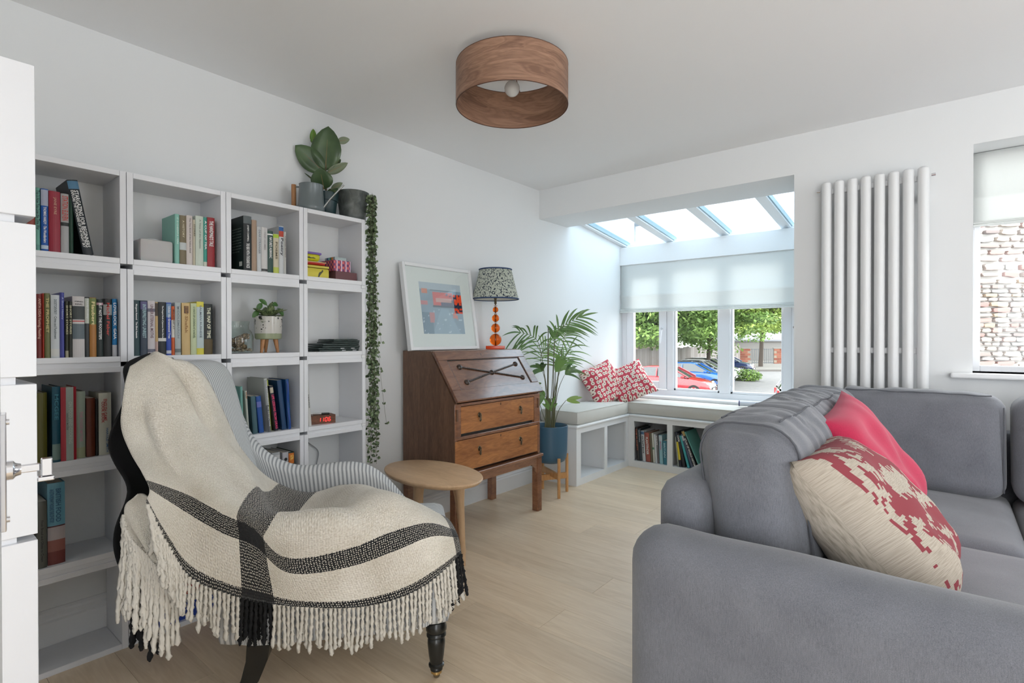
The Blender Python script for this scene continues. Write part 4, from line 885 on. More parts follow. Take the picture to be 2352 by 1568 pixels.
# books in the bench cubbies, spines towards the room
g10 = 'books in the left cubby of the window seat'
def bb_(x0, x1, h, col, lab, ti='', tc=W_, lean=0.0, grp=g10, y=4.515, **k):
    return book(0, x1 - x0, h, col, lab, ti, tc, grp, org=((x0 + x1) / 2, y, 0.0590), rz=R(-90), lean=lean, **k)
L_ = R(4)
bb_(-2.205, -2.180, 0.300, S(48, 46, 46), 'dark planets book at the left of the bench cubby', 'THE PLANETS', S(190, 110, 90), L_, dep=0.24, th=0.5)
bb_(-2.177, -2.153, 0.292, S(45, 55, 62), 'dark blue grey book second in the bench cubby', 'BARNES', S(160, 175, 185), L_, dep=0.22, tfrac=(0.5, 0.95), th=0.5)
bb_(-2.150, -2.120, 0.275, S(205, 208, 212), 'white aircraft book with black lettering in the bench cubby', 'AIRCRAFT BOOK', K_, L_, bands=[(0.88, 0.98, S(70, 100, 130))], dep=0.24, tfrac=(0.25, 0.85), th=0.6)
bb_(-2.115, -2.072, 0.262, S(165, 90, 78), 'rust red planets encyclopaedia with white lettering', 'PLANTFINDER', W_, L_, dep=0.23, tfrac=(0.25, 0.85), th=0.5)
bb_(-2.069, -2.051, 0.262, S(110, 100, 80), 'olive grey book in the middle of the bench cubby', '', W_, L_, dep=0.22)
bb_(-2.047, -2.029, 0.265, S(205, 205, 195), 'off-white book with a green mark in the bench cubby', '', W_, L_, bands=[(0.45, 0.52, S(90, 140, 110))], dep=0.23)
bb_(-2.026, -2.008, 0.256, S(210, 212, 215), 'white thin book in the bench cubby', '', W_, L_, dep=0.22)
bb_(-2.005, -1.990, 0.256, S(120, 115, 118), 'grey patterned book with white top in the bench cubby', 'EUROPE', W_, L_, dep=0.23, th=0.6)
bb_(-1.986, -1.955, 0.255, S(150, 195, 205), 'pale turquoise book with a pink label', 'FICTION', S(205, 90, 130), R(2.5), bands=[(0.80, 0.98, S(190, 200, 205))], dep=0.22, tfrac=(0.5, 0.78), th=0.5)
bb_(-1.950, -1.918, 0.210, S(70, 135, 155), 'short teal history book at the right of the cubby', 'BRITAIN', S(180, 215, 220), R(2), dep=0.2, tfrac=(0.3, 0.9), th=0.5)
g11 = 'leaning books in the second cubby of the window seat'
def b3_(xb, t, h, ang, col, lab, ti='', tc=W_, **k): return bb_(xb - t / 2, xb + t / 2, h, col, lab, ti, tc, R(ang), g11, **k)
b3_(-1.815, 0.010, 0.26, 6, S(170, 175, 165), 'thin pale leaning book at the left of the second cubby', dep=0.2)
b3_(-1.795, 0.020, 0.30, 8, S(40, 42, 55), 'navy book with a yellow spine panel in the second cubby', '', W_, bands=[(0.20, 0.72, S(225, 205, 60))], dep=0.22)
b3_(-1.765, 0.026, 0.29, 11, S(45, 45, 50), 'black book with white top letters in the second cubby', 'COOK', W_, tfrac=(0.75, 0.95), dep=0.22)
b3_(-1.725, 0.020, 0.28, 15, S(70, 165, 170), 'turquoise leaning book in the second cubby', dep=0.22)
b3_(-1.692, 0.022, 0.30, 18, S(75, 85, 105), 'blue grey leaning book in the second cubby', '', W_, bands=[(0.8, 0.95, S(180, 185, 190))], dep=0.23)
b3_(-1.660, 0.026, 0.335, 21, S(32, 34, 38), 'black world history atlas leaning in the second cubby', 'ATLAS OF WORLD HISTORY', W_, tfrac=(0.03, 0.80), bands=[(0.86, 0.98, S(165, 140, 85))], dep=0.24, th=0.6)
o = b3_(-1.620, 0.012, 0.335, 24, S(95, 155, 145), 'green world atlas with its cover showing in the second cubby', dep=0.24)
# cushions ------------------------------------------------------
def pillow(b, w_, h_, t_, n=18, M=None, pinch=0.05, wrk=0.0, seed=0):
    L = b.bm.loops.layers.uv.verify()
    def side(sg):
        rows = []
        for i in range(n + 1):
            u = 2 * i / n - 1; row = []
            for j in range(n + 1):
                v_ = 2 * j / n - 1
                e = max(0.0, (1 - u ** 4) * (1 - v_ ** 4)) ** 0.55
                px_ = u * w_ / 2 * (1 - pinch * (1 - v_ * v_)); py_ = v_ * h_ / 2 * (1 - pinch * (1 - u * u))
                z = sg * t_ / 2 * e
                if wrk: z += wrk * e * noise.noise(Vector((u * 2.2 + seed, v_ * 2.2, sg))) * t_
                p = Vector((px_, py_, z)); row.append(M @ p if M is not None else p)
            rows.append(row)
        b.grid(rows, uv=lambda a, c: (a / n, c / n))
    side(1); side(-1); return b
def orient(pos, normal, updir):
    n_ = Vector(normal).normalized(); u_ = Vector(updir); u_ = (u_ - n_ * u_.dot(n_)).normalized(); r_ = u_.cross(n_)
    M = Matrix((r_, u_, n_)).transposed().to_4x4(); M.translation = pos; return M
M_floral = mat('ring_print_cotton', S(190, 70, 85), 0.95)
v = coords(M_floral, 'UV', (10.5, 9, 1)); vo = nd(M_floral.node_tree, 'ShaderNodeTexVoronoi', voronoi_dimensions='2D'); vo.inputs['Scale'].default_value = 1.0; vo.inputs['Randomness'].default_value = 0.45
M_floral.node_tree.links.new(v, vo.inputs['Vector'])
link(M_floral, ramp(M_floral, vo.outputs['Distance'], [(0.0, S(60, 60, 60)), (0.10, S(190, 70, 85)), (0.13, S(225, 215, 200)), (0.40, S(190, 70, 85))], 'CONSTANT'), 'Base Color')
M_floral.node_tree.nodes['Color Ramp'].color_ramp.elements[0].color = (*S(70, 60, 60), 1)
for lab, pos, nrm, up, rx_ in (('red cushion with cream ring print leaning on the bay wall', (-2.50, 4.42, 0.750), (0.80, -0.35, 0.42), (-0.25, 0.0, 1), 0.2),
                          ('red ring print cushion leaning over its twin by the window', (-2.345, 4.64, 0.760), (0.35, -0.72, 0.58), (-0.55, 0.25, 0.8), 0.08)):
    M = orient(Vector(pos), nrm, up); M = M @ Matrix.Rotation(rx_, 4, 'Z')
    t = thing('patterned_cushion', lab, 'cushion', (pos[0], pos[1], 0.593), group='red ring print cushions on the window seat')
    b = B(); pillow(b, 0.40, 0.40, 0.15, 18, M, 0.06, 0.18, seed=pos[1]); b.ob('cover', M_floral, t, 'all')

# ================================================================ BUREAU
BX0, BX1, BY0, BY1 = -2.618, -2.166, 2.140, 2.956
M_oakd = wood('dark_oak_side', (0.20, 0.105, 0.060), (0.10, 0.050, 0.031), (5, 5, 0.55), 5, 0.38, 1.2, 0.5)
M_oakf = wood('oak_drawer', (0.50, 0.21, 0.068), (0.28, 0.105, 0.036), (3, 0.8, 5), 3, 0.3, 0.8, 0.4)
M_oakm = wood('oak_frame', (0.33, 0.145, 0.07), (0.18, 0.075, 0.038), (3, 0.8, 5), 5, 0.28, 0.8, 0.4)
M_oakm.node_tree.nodes['Principled BSDF'].inputs['Coat Weight'].default_value = 0.5
M_lid = wood('oak_lid', (0.27, 0.12, 0.065), (0.14, 0.06, 0.034), (3, 0.8, 3), 3, 0.22, 0.9, 0.4, bumps=0)
P(M_lid).inputs['Coat Weight'].default_value = 1.0; P(M_lid).inputs['Coat Roughness'].default_value = 0.14; P(M_lid).inputs['Coat IOR'].default_value = 1.55
M_blk = mat('ebonised', (0.02, 0.018, 0.016), 0.3)
bu = thing('bureau', 'dark oak drop front writing bureau with twisted cross moulding and two drawers', 'desk', ((BX0 + BX1) / 2, (BY0 + BY1) / 2, 0))
zT_, xT_, zL_ = 1.103, -2.352, 0.806
side = [(BX0, 0.392), (BX1, 0.392), (BX1, zL_), (xT_ - 0.01, zT_ - 0.012), (xT_ - 0.012, zT_), (BX0, zT_)]
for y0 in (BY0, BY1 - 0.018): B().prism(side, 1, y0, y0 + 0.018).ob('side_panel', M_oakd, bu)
B().box(BX0, xT_ + 0.0, BY0 + 0.0185, BY1 - 0.0185, zT_ - 0.018, zT_, 0.002).ob('top', M_oakm, bu)
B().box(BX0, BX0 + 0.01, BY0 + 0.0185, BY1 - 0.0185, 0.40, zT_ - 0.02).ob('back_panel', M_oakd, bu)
B().box(BX1 - 0.02, BX1 + 0.001, BY0 + 0.0005, BY0 + 0.051, 0.612, zL_ - 0.003, 0.001, 1).box(BX1 - 0.02, BX1 + 0.001, BY1 - 0.063, BY1 - 0.0005, 0.612, zL_ - 0.003, 0.001, 1).box(BX1 - 0.02, BX1 + 0.0005, BY0 + 0.0515, BY1 - 0.0635, 0.788, zL_ - 0.003).box(BX1 - 0.02, BX1 + 0.002, BY0 + 0.0005, BY1 - 0.0005, 0.594, 0.6118, 0.002, 1).ob('front_frame', M_oakm, bu)
for ya in (BY0 + 0.006, BY1 - 0.032): B().box(BX1 + 0.001, BX1 + 0.009, ya + 0.004, ya + 0.016, 0.705, 0.772, 0.002).ob('lid_support', M_oakd, bu)
dr1 = B().box(BX1 - 0.018, BX1 - 0.001, BY0 + 0.053, BY1 - 0.065, 0.628, 0.784, 0.002).ob('drawer', M_oakf, bu)
dr2 = B().box(BX1 - 0.018, BX1 + 0.001, BY0 + 0.003, BY1 - 0.026, 0.410, 0.590, 0.002).ob('drawer', M_oakf, bu)
B().box(BX1 - 0.30, BX1 - 0.020, BY0 + 0.02, BY1 - 0.02, 0.40, 0.788).ob('carcase', M_blk, bu)
B().box(BX1 - 0.02, BX1 + 0.001, BY1 - 0.0255, BY1 - 0.0005, 0.40, 0.593).ob('front_stile', M_oakm, bu)
for d_, y, z in ((dr1, 2.346, 0.722), (dr1, 2.739, 0.722), (dr2, 2.346, 0.522), (dr2, 2.739, 0.522)):
    h = B(); x = BX1 + 0.001
    h.lathe([(0.001, 0.006), (0.010, 0.005), (0.013, 0.0)], 12, M=Matrix.Translation((x, y, z)) @ Matrix.Rotation(R(90), 4, 'Y') @ Matrix.Scale(1.25, 4, (1, 0, 0)))
    h.sphere((x + 0.010, y, z + 0.006), 0.0055, 10)
    h.lathe([(0.001, 0.0), (0.007, 0.006), (0.008, 0.014), (0.0045, 0.026), (0.003, 0.034), (0.001, 0.036)], 10, (x + 0.010, y, z - 0.040), sx=0.6)
    h.tube([(x + 0.01, y - 0.006, z + 0.002), (x + 0.013, y - 0.007, z - 0.01), (x + 0.011, y, z - 0.02)], 0.0016, 6); h.tube([(x + 0.01, y + 0.006, z + 0.002), (x + 0.013, y + 0.007, z - 0.01), (x + 0.011, y, z - 0.02)], 0.0016, 6)
    h.ob('drop_handle', M_brass, d_, True)
for d_, z in ((dr1, 0.770), (dr2, 0.573)): B().box(BX1 + 0.0012, BX1 + 0.002, 2.540, 2.545, z - 0.007, z + 0.007).ob('keyhole', M_blk, d_)
# stand
B().box(BX0, BX1 + 0.020, BY0 - 0.004, BY1 + 0.020, 0.372, 0.392, 0.006, 3).ob('stand_moulding', M_oakm, bu)
B().box(BX1 - 0.012, BX1 + 0.004, BY0 + 0.04, BY1 - 0.04, 0.327, 0.3715).ob('apron', M_oakm, bu)
for y0 in (BY0 + 0.012, BY1 - 0.030): B().box(BX0 + 0.04, BX1 - 0.04, y0, y0 + 0.016, 0.327, 0.3715).ob('apron', M_oakd, bu)
for fx in (0, 1):
    for fy in (0, 1):
        x1 = BX1 + 0.008 if fx else BX0 + 0.048; x0 = x1 - 0.046; y0 = (BY0 - 0.002) if not fy else BY1 - 0.036; y1 = y0 + 0.048
        b = B(); b.box(x0, x1, y0, y1, 0, 0.3715, 0.002, 1)
        if fx:
            for k in range(4): b.box(x1 + 0.0005, x1 + 0.003, y0 + 0.005 + k * 0.011, y0 + 0.010 + k * 0.011, 0.0, 0.368)
        b.ob('leg', M_oakm, bu)
        if fx:
            s_ = -1 if fy else 1; ye = y0 if fy else y1
            pr = [(ye, 0.3268), (ye + s_ * 0.055, 0.3268), (ye + s_ * 0.052, 0.318), (ye + s_ * 0.040, 0.314), (ye + s_ * 0.022, 0.300), (ye + s_ * 0.018, 0.285), (ye, 0.262)]
            B().prism(pr, 0, BX1 - 0.010, BX1 + 0.002).ob('corner_bracket', M_oakm, bu)
# sloping lid: local frame u along Y, w up the slope
sv = Vector((xT_ - (BX1 + 0.014), 0, zT_ - 0.004 - (zL_ + 0.012))); SLn = sv.length; sv.normalize(); nv = Vector((-sv.z, 0, sv.x)) * -1
ML = Matrix((Vector((0, 1, 0)), sv, nv)).transposed().to_4x4(); ML.translation = Vector((BX1 + 0.014, BY0 - 0.002, zL_ + 0.004))
LW = BY1 - BY0 + 0.006
lid = B().box(0, LW, 0, 0.075, 0, 0.019, 0.003, 2, ML).box(0, LW, SLn - 0.062, SLn, 0, 0.019, 0.003, 2, ML).box(0, 0.072, 0.0752, SLn - 0.0622, 0, 0.019, 0.003, 2, ML).box(LW - 0.072, LW, 0.0752, SLn - 0.0622, 0, 0.019, 0.003, 2, ML).ob('lid', M_lid, bu)
B().box(0.070, LW - 0.070, 0.073, SLn - 0.060, 0.003, 0.012, 0, 2, ML).ob('lid_panel', M_lid, lid)
for q in ((0.072, LW - 0.072, SLn - 0.068, SLn - 0.063), (0.0722, 0.0768, 0.076, SLn - 0.069), (LW - 0.0770, LW - 0.0722, 0.076, SLn - 0.069)): B().box(q[0], q[1], q[2], q[3], 0.012, 0.0155, 0.001, 1, ML).ob('moulding', M_blk, lid)
M_bead = mat('dark_bead', (0.045, 0.028, 0.020), 0.2)
ctr = (LW / 2, SLn / 2 + 0.005)
corners = [(0.150, SLn - 0.115), (LW - 0.135, SLn - 0.115), (0.150, 0.122), (LW - 0.135, 0.122)]
for cx_, cy_ in corners:
    b = B(); n = 60; rows = []
    a0 = Vector((ctr[0], ctr[1], 0.016)); a1 = Vector((cx_, cy_, 0.016)); dv_ = (a1 - a0).normalized(); sd_ = dv_.cross(Vector((0, 0, 1)))
    for i in range(n + 1):
        p = a0.lerp(a1, i / n); row = []
        for k in range(10):
            an = 2 * pi * k / 10; rr = 0.0052 * (1 + 0.28 * cos(2 * (an - i * 0.9)))
            row.append(ML @ (p + sd_ * rr * cos(an) + Vector((0, 0, 1)) * rr * sin(an)))
        rows.append(row)
    b.grid(rows, closed=True); b.ob('twist_moulding', M_bead, lid, 'all')
for cx_, cy_ in corners + [ctr]:
    b = B(); b.lathe([(0.018, 0.011), (0.018, 0.015), (0.014, 0.022), (0.007, 0.026), (0.0001, 0.027)], 20, M=ML @ Matrix.Translation((cx_, cy_, 0))); b.ob('roundel', M_bead, lid, True)
B().box(LW * 0.47, LW * 0.475, SLn - 0.040, SLn - 0.022, 0.0192, 0.0198, 0, 2, ML).ob('keyhole', M_blk, lid)

# ================================================================ TABLE LAMP ON THE BUREAU
tl = thing('table_lamp', 'table lamp of orange glass balls with a pleated blue print shade', 'lamp', (-2.474, 2.850, zT_ + 0.0005), YAW)
M_or = mat('orange_acrylic', (1.0, 0.20, 0.02), 0.03, 0.0, Transmission_Weight=0.85, IOR=1.35)
M_or2 = mat('orange_base', (0.95, 0.10, 0.02), 0.06, 0.0, Transmission_Weight=0.7, IOR=1.35)
bb = B(); softbox(bb, (0.134, 0.134, 0.024), 0.003, 4, M=Matrix.Translation((0, 0, 0.012))); bb.ob('base', M_or2, tl, 50, local=True)
for z, r in ((0.0665, 0.0425), (0.148, 0.032), (0.217, 0.0265), (0.277, 0.0205)): B().sphere((0, 0, z), r, 28).ob('ball', M_or, tl, 'all', local=True)
for z in (0.112, 0.1855, 0.2465, 0.303): B().lathe([(0.0055, -0.005), (0.012, -0.004), (0.012, 0.004), (0.0055, 0.005)], 16, (0, 0, z)).ob('spacer', mat('clear_spacer', (0.9, 0.75, 0.7), 0.05, 0, Transmission_Weight=0.7), tl, 50, local=True)
B().cyl((0, 0, 0.02), (0, 0, 0.42), 0.0042, None, 12).ob('stem', mat('bronze', (0.12, 0.08, 0.06), 0.3, 1.0), tl, True, local=True)
B().lathe([(0.006, 0.315), (0.009, 0.32), (0.009, 0.352), (0.012, 0.356), (0.012, 0.40), (0.006, 0.402)], 16).ob('lamp_holder', M_brass, tl, 50, local=True)
M_shade = mat('floral_shade', (0.6, 0.62, 0.55), 0.9)
v = coords(M_shade, 'UV', (20, 7, 1)); vo = nd(M_shade.node_tree, 'ShaderNodeTexVoronoi', voronoi_dimensions='2D', feature='DISTANCE_TO_EDGE'); vo.inputs['Scale'].default_value = 1.6
M_shade.node_tree.links.new(v, vo.inputs['Vector']); n_ = tnoise(M_shade, v, 1.9, 3, 0.8)
f = mth(M_shade, 'ADD', vo.outputs['Distance'], mth(M_shade, 'MULTIPLY', mth(M_shade, 'SUBTRACT', n_, 0.5), 1.3))
link(M_shade, ramp(M_shade, f, [(0.02, S(38, 48, 66)), (0.09, S(190, 196, 184))]), 'Base Color')
NP = 240; rows = []
for i in range(9):
    t_ = i / 8; z = 0.352 + t_ * 0.207; r = 0.161 + (0.111 - 0.161) * t_
    rows.append([((r + 0.0022 * (k % 2) * (1 if 0 < i < 8 else 0.5)) * cos(2 * pi * k / NP), (r + 0.0022 * (k % 2)) * sin(2 * pi * k / NP), z) for k in range(NP)])
b = B(); b.grid(rows, closed=True, uv=lambda a, c: (c / NP * 2, a / 8)); b.ob('shade', M_shade, tl, local=True, merge=False)
b = B(); b.grid([[(r * cos(2 * pi * k / 64), r * sin(2 * pi * k / 64), z) for k in range(64)] for z, r in ((0.353, 0.1585), (0.558, 0.1098))], closed=True); b.ob('shade_lining', plain((0.72, 0.72, 0.65), 0.9), tl, 'all', local=True)
M_navy = mat('navy_trim', S(58, 78, 112), 0.9)
for z, r in ((0.352, 0.1628), (0.559, 0.1135)):
    B().tube([(r * cos(2 * pi * k / 72), r * sin(2 * pi * k / 72), z) for k in range(73)], 0.0048, 8, caps=False).ob('trim_band', M_navy, tl, 'all', local=True)
for k in range(3): B().tube([(0, 0, 0.54), (0.11 * cos(k * 2.1), 0.11 * sin(k * 2.1), 0.555)], 0.0015, 5).ob('shade_ring', M_chrome, tl, local=True)

# ================================================================ FRAMED PRINT LEANING ON THE WALL
pf = thing('framed_print', 'white framed street print with red blocks, leaning on the wall above the bureau', 'picture', (-2.60, 2.42, zT_ + 0.0005))
PW, PH = 0.605, 0.552; pb = Vector((-2.500, 2.108, zT_ + 0.004)); tilt = math.atan2(0.088, PH)
pu = Vector((0, 1, 0)); pw = Vector((-sin(tilt), 0, cos(tilt))); pn_ = pu.cross(pw)
MP = Matrix((pu, pw, pn_)).transposed().to_4x4(); MP.translation = pb
B().box(0, 0.0205, 0, PH, -0.035, 0, 0.0015, 1, MP).box(PW - 0.0205, PW, 0, PH, -0.035, 0, 0.0015, 1, MP).box(0.0205, PW - 0.0205, 0, 0.0205, -0.035, -0.0002, 0.0015, 1, MP).box(0.0205, PW - 0.0205, PH - 0.0205, PH, -0.035, -0.0002, 0.0015, 1, MP).ob('frame', M_trim, pf)
B().box(0.0205, PW - 0.0205, 0.0205, PH - 0.0205, -0.034, -0.030, 0, 1, MP).ob('backing', M_blk, pf)
B().box(0.0205, PW - 0.0205, 0.0205, PH - 0.0205, -0.0185, -0.0172, 0, 1, MP).ob('mount', plain((0.82, 0.84, 0.83), 0.9), pf)
M_print = bpy.data.materials.new('hazed_print_ink'); M_print.use_nodes = True; P(M_print).inputs['Roughness'].default_value = 0.8
ca = nd(M_print.node_tree, 'ShaderNodeVertexColor', layer_name='ink'); link(M_print, ca.outputs[0], 'Base Color')
def paint(u, v_):
    g = 0.5 + 0.5 * noise.noise(Vector((u * 5, v_ * 4, 1))); n2 = noise.noise(Vector((u * 16, v_ * 16, 4)))
    c = Vector(S(150, 175, 198)) * (0.65 + 0.35 * g)
    if v_ > 0.86: c = Vector(S(190, 202, 214))
    if v_ < 0.5 and abs(u - 0.55) < 0.34 - 0.5 * v_: c = Vector(S(160, 186, 205)) * (0.85 + 0.2 * g)
    if v_ < 0.42 and u < 0.24: c = Vector(S(95, 125, 150))
    if 0.22 < v_ < 0.42 and 0.18 < u < 0.30 - 0.12 * (0.42 - v_): c = Vector(S(215, 120, 115))
    if 0.55 < v_ < 0.82 and 0.29 < u < 0.78: c = Vector(S(240, 70, 52)) if (v_ > 0.68 and n2 > -0.22) or u < 0.48 else Vector(S(70, 55, 100))
    if 0.62 < v_ < 0.70 and 0.36 < u < 0.74: c = Vector(S(235, 175, 165))
    if 0.52 < v_ < 0.555 and 0.28 < u < 0.8: c = Vector(S(35, 40, 70))
    if 0.42 < v_ < 0.8 and u > 0.79: c = Vector(S(250, 78, 28)) if n2 > -0.15 and not 0.52 < v_ < 0.58 else Vector(S(30, 40, 70))
    if 0.28 < v_ < 0.42 and 0.74 < u < 0.86 and n2 > -0.1: c = Vector(S(250, 120, 80))
    if 0.78 < v_ < 0.88 and 0.04 < u < 0.17: c = Vector(S(240, 125, 70))
    if 0.56 < v_ < 0.64 and u < 0.16: c = Vector(S(215, 110, 110))
    if 0.845 < v_ < 0.86 and 0.24 < u < 0.8: c = Vector(S(35, 45, 70))
    if n2 > 0.52 and v_ < 0.5: c = Vector(S(215, 228, 236))
    if u < 0.79 or v_ < 0.42: c = c.lerp(Vector(S(205, 214, 222)), 0.38)  # pale haze of glass reflections mixed into the print colours
    return (*c, 1)
nu, nv_ = 60, 76; b = B(); lay = b.bm.verts.layers.float_color.new('ink')
u0, u1, v0, v1 = 0.130, 0.497, 0.105, 0.440
Vg = [[b.bm.verts.new(MP @ Vector((u0 + (u1 - u0) * i / nu, v0 + (v1 - v0) * j / nv_, -0.0168))) for j in range(nv_ + 1)] for i in range(nu + 1)]
for i in range(nu + 1):
    for j in range(nv_ + 1): Vg[i][j][lay] = paint(i / nu, j / nv_)
for i in range(nu):
    for j in range(nv_): b.bm.faces.new((Vg[i][j], Vg[i + 1][j], Vg[i + 1][j + 1], Vg[i][j + 1]))
b.ob('print', M_print, pf, merge=False)
B().box(0.0207, PW - 0.0207, 0.0207, PH - 0.0207, -0.010, -0.008, 0, 1, MP).ob('glazing', M_pane, pf)

# ================================================================ SIDE TABLE
M_ash = wood('ash_table', (0.70, 0.48, 0.29), (0.58, 0.38, 0.22), (1, 5, 1), 3, 0.45, 0.7, 0.4, bumps=0.03)
st_ = thing('side_table', 'small oval pale wood side table beside the armchair', 'table', (-2.037, 1.851, 0))
prof = [(0.001, 0.472), (0.90, 0.472), (0.955, 0.478), (0.992, 0.488), (1.0, 0.494), (0.994, 0.4985), (0.985, 0.50), (0.001, 0.50)]
b = B(); Mo = Matrix.Translation((-2.037, 1.851, 0)) @ Matrix.Rotation(R(-6), 4, 'Z') @ Matrix.Diagonal((0.322, 0.198, 1, 1))
b.lathe(prof, 72, M=Mo); b.ob('table_top', M_ash, st_, True)
for p0, p1 in (((-1.955, 1.965, 0.473), (-1.945, 1.985, 0)), ((-2.00, 1.98, 0.473), (-2.062, 2.108, 0)), ((-2.19, 1.90, 0.473), (-2.24, 1.95, 0)), ((-2.04, 1.77, 0.473), (-2.03, 1.70, 0))):
    p0, p1 = Vector(p0), Vector(p1); q = [p0, p0.lerp(p1, 0.3), p0.lerp(p1, 0.7), p1]
    B().tube(q, [0.034, 0.021, 0.017, 0.013], 16, flat=0.8).ob('leg', M_ash, st_, True)

# ================================================================ PALM IN ITS STAND
px_, py_ = -2.335, 3.325
pt_ = thing('potted_palm', 'tall kentia palm in a blue pot on a bamboo stand beside the bureau', 'plant', (px_, py_, 0), YAW)
M_bpot = mat('blue_pot', S(62, 98, 122), 0.42)
B().lathe([(0.001, 0.243), (0.085, 0.243), (0.108, 0.256), (0.121, 0.285), (0.126, 0.34), (0.131, 0.519), (0.1275, 0.521), (0.124, 0.515), (0.121, 0.48), (0.001, 0.478)], 48).ob('pot', M_bpot, pt_, 50, local=True)
M_bam = wood('bamboo', S(215, 165, 110), S(190, 138, 85), (5, 5, 1), 5, 0.45)
for k in range(4):
    a = R(-68 + 90 * k); c, s_ = cos(a) * 0.140, sin(a) * 0.140
    B().cyl((c, s_, 0), (c, s_, 0.292 if k else 0.292), 0.0115, None, 14).ob('leg', M_bam, pt_, 40, local=True)
for k in range(2):
    M = Matrix.Rotation(R(-68 + 90 * k), 4, 'Z'); B().box(-0.13, 0.13, -0.010, 0.010, 0.105 if k else 0.135, 0.150 if k else 0.18, 0.002, 1, M).ob('cross_bar', M_bam, pt_, local=True)
b = B()
for k in range(60):
    a = rng.uniform(0, 6.28); r = rng.uniform(0.02, 0.11); p = Vector((r * cos(a), r * sin(a), 0.484)); d = Vector((cos(a + 2), sin(a + 2), 0.1)) * 0.03
    b.tube([p, p + d], 0.002, 4)
b.ob('fibre', plain(S(125, 90, 60), 0.9), pt_, local=True, kind='stuff', merge=False); B().lathe([(0.001, 0.482), (0.122, 0.480)], 24).ob('soil', plain((0.05, 0.03, 0.02), 1.0), pt_, local=True)
M_palm = mat('palm_leaf', (0.10, 0.2, 0.06), 0.42)
oi = nd(M_palm.node_tree, 'ShaderNodeObjectInfo'); v = coords(M_palm, 'Object'); f = tnoise(M_palm, v, 4, 2)
f = mth(M_palm, 'ADD', mth(M_palm, 'MULTIPLY', oi.outputs['Random'], 0.45), mth(M_palm, 'MULTIPLY', f, 0.6)); link(M_palm, ramp(M_palm, f, [(0.25, S(72, 105, 66)), (0.6, S(118, 158, 85)), (0.9, S(160, 192, 100))]), 'Base Color')
M_stem = mat('palm_stem', S(98, 100, 72), 0.5)
K = 0.00331
def pp(x, y, d=0.0): return Vector(((x - 1274) * K, d, 1.18 - (y - 777) * K))
def strip(b, p, d, L, wd, droop, up=Vector((0, -1, 0.2)), n=6):
    wd *= 0.82; rows = []; d = d.normalized(); sd = d.cross(up).normalized()
    for i in range(n + 1):
        t = i / n; c = p + d * L * t + Vector((0, 0, -droop * L * t * t)); w_ = wd / 2 * (sin(pi * min(1, 0.12 + t * 0.88)) ** 0.8) + 0.0003
        rows.append([c - sd * w_, c + Vector((0, 0, 0)) + up * -0.15 * w_, c + sd * w_])
    b.grid(rows)
def frond(ctrl, n, L, wd, spread=55, droop=0.5, t0=0.4, taper=0.5, side=(1, -1), endleaf=True, rad=0.0035):
    c = curve3([pp(*q_) for q_ in ctrl], 8); N = len(c)
    B().tube(c, [rad * (1 - 0.75 * i / N) for i in range(N)], 6).ob('stalk', M_stem, pt_, True, local=True)
    b = B()
    for k in range(n):
        t = t0 + (1 - t0) * k / max(1, n - 1); i = min(N - 2, int(t * (N - 1))); p = c[i].lerp(c[i + 1], t * (N - 1) - i); ax = (c[i + 1] - c[i]).normalized()
        pr = ax.cross(Vector((0, -1, 0))).normalized()
        for s_ in side:
            a = R(spread * (1 - 0.45 * k / n) + rng.uniform(-7, 7)); l_ = L * (1 - taper * abs(2 * k / n - 0.8) * 0.6) * rng.uniform(0.85, 1.1)
            d = ax * cos(a) + pr * s_ * sin(a) + Vector((0, rng.uniform(-0.35, 0.25), 0.0))
            strip(b, p, d, l_, wd * rng.uniform(0.8, 1.15), droop)
    if endleaf: strip(b, c[-1], c[-1] - c[-3], L * 0.7, wd, droop * 0.6)
    b.ob('frond', M_palm, pt_, 'all', local=True, merge=False)
frond([(1268, 980), (1262, 880), (1249, 798, -0.04), (1232, 773, -0.09), (1205, 765, -0.16)], 9, 0.25, 0.015, 60, 0.55, 0.45)
frond([(1278, 980), (1281, 860), (1286, 776), (1306, 748), (1340, 730)], 9, 0.23, 0.019, 42, 0.35, 0.55)
frond([(1280, 975), (1290, 880), (1303, 790), (1309, 765)], 5, 0.20, 0.020, 65, 0.6, 0.7)
frond([(1270, 980), (1278, 880), (1282, 800), (1284, 775, 0.02)], 4, 0.17, 0.024, 28, 0.25, 0.9)
frond([(1275, 985), (1284, 900), (1300, 840), (1318, 800)], 5, 0.22, 0.012, 60, 0.45, 0.6)
frond([(1272, 985), (1266, 900), (1258, 860), (1250, 845, -0.05)], 4, 0.17, 0.026, 42, 0.4, 0.8)
frond([(1276, 985), (1281, 910), (1284, 860), (1286, 852)], 5, 0.16, 0.036, 22, 0.1, 0.93)
frond([(1279, 985), (1290, 905), (1303, 868), (1310, 858)], 3, 0.19, 0.026, 30, 0.55, 0.9)
frond([(1281, 985), (1292, 945), (1308, 922), (1312, 919)], 2, 0.13, 0.032, 12, 0.05, 0.95, side=(1,))
frond([(1270, 990), (1266, 950), (1264, 915), (1258, 908)], 3, 0.10, 0.030, 60, 0.6, 0.85)
frond([(1274, 990), (1275, 960), (1274, 940)], 2, 0.14, 0.028, 30, 0.2, 0.9)
frond([(1276, 985), (1262, 870), (1252, 820, 0.04), (1275, 795, 0.08)], 10, 0.27, 0.010, 62, 0.5, 0.6)
frond([(1276, 985), (1285, 880), (1290, 830, 0.15), (1300, 795, 0.3)], 9, 0.25, 0.009, 70, 0.35, 0.55)
frond([(1268, 985), (1250, 930), (1240, 890, -0.02)], 2, 0.12, 0.028, 50, 0.5, 0.9)
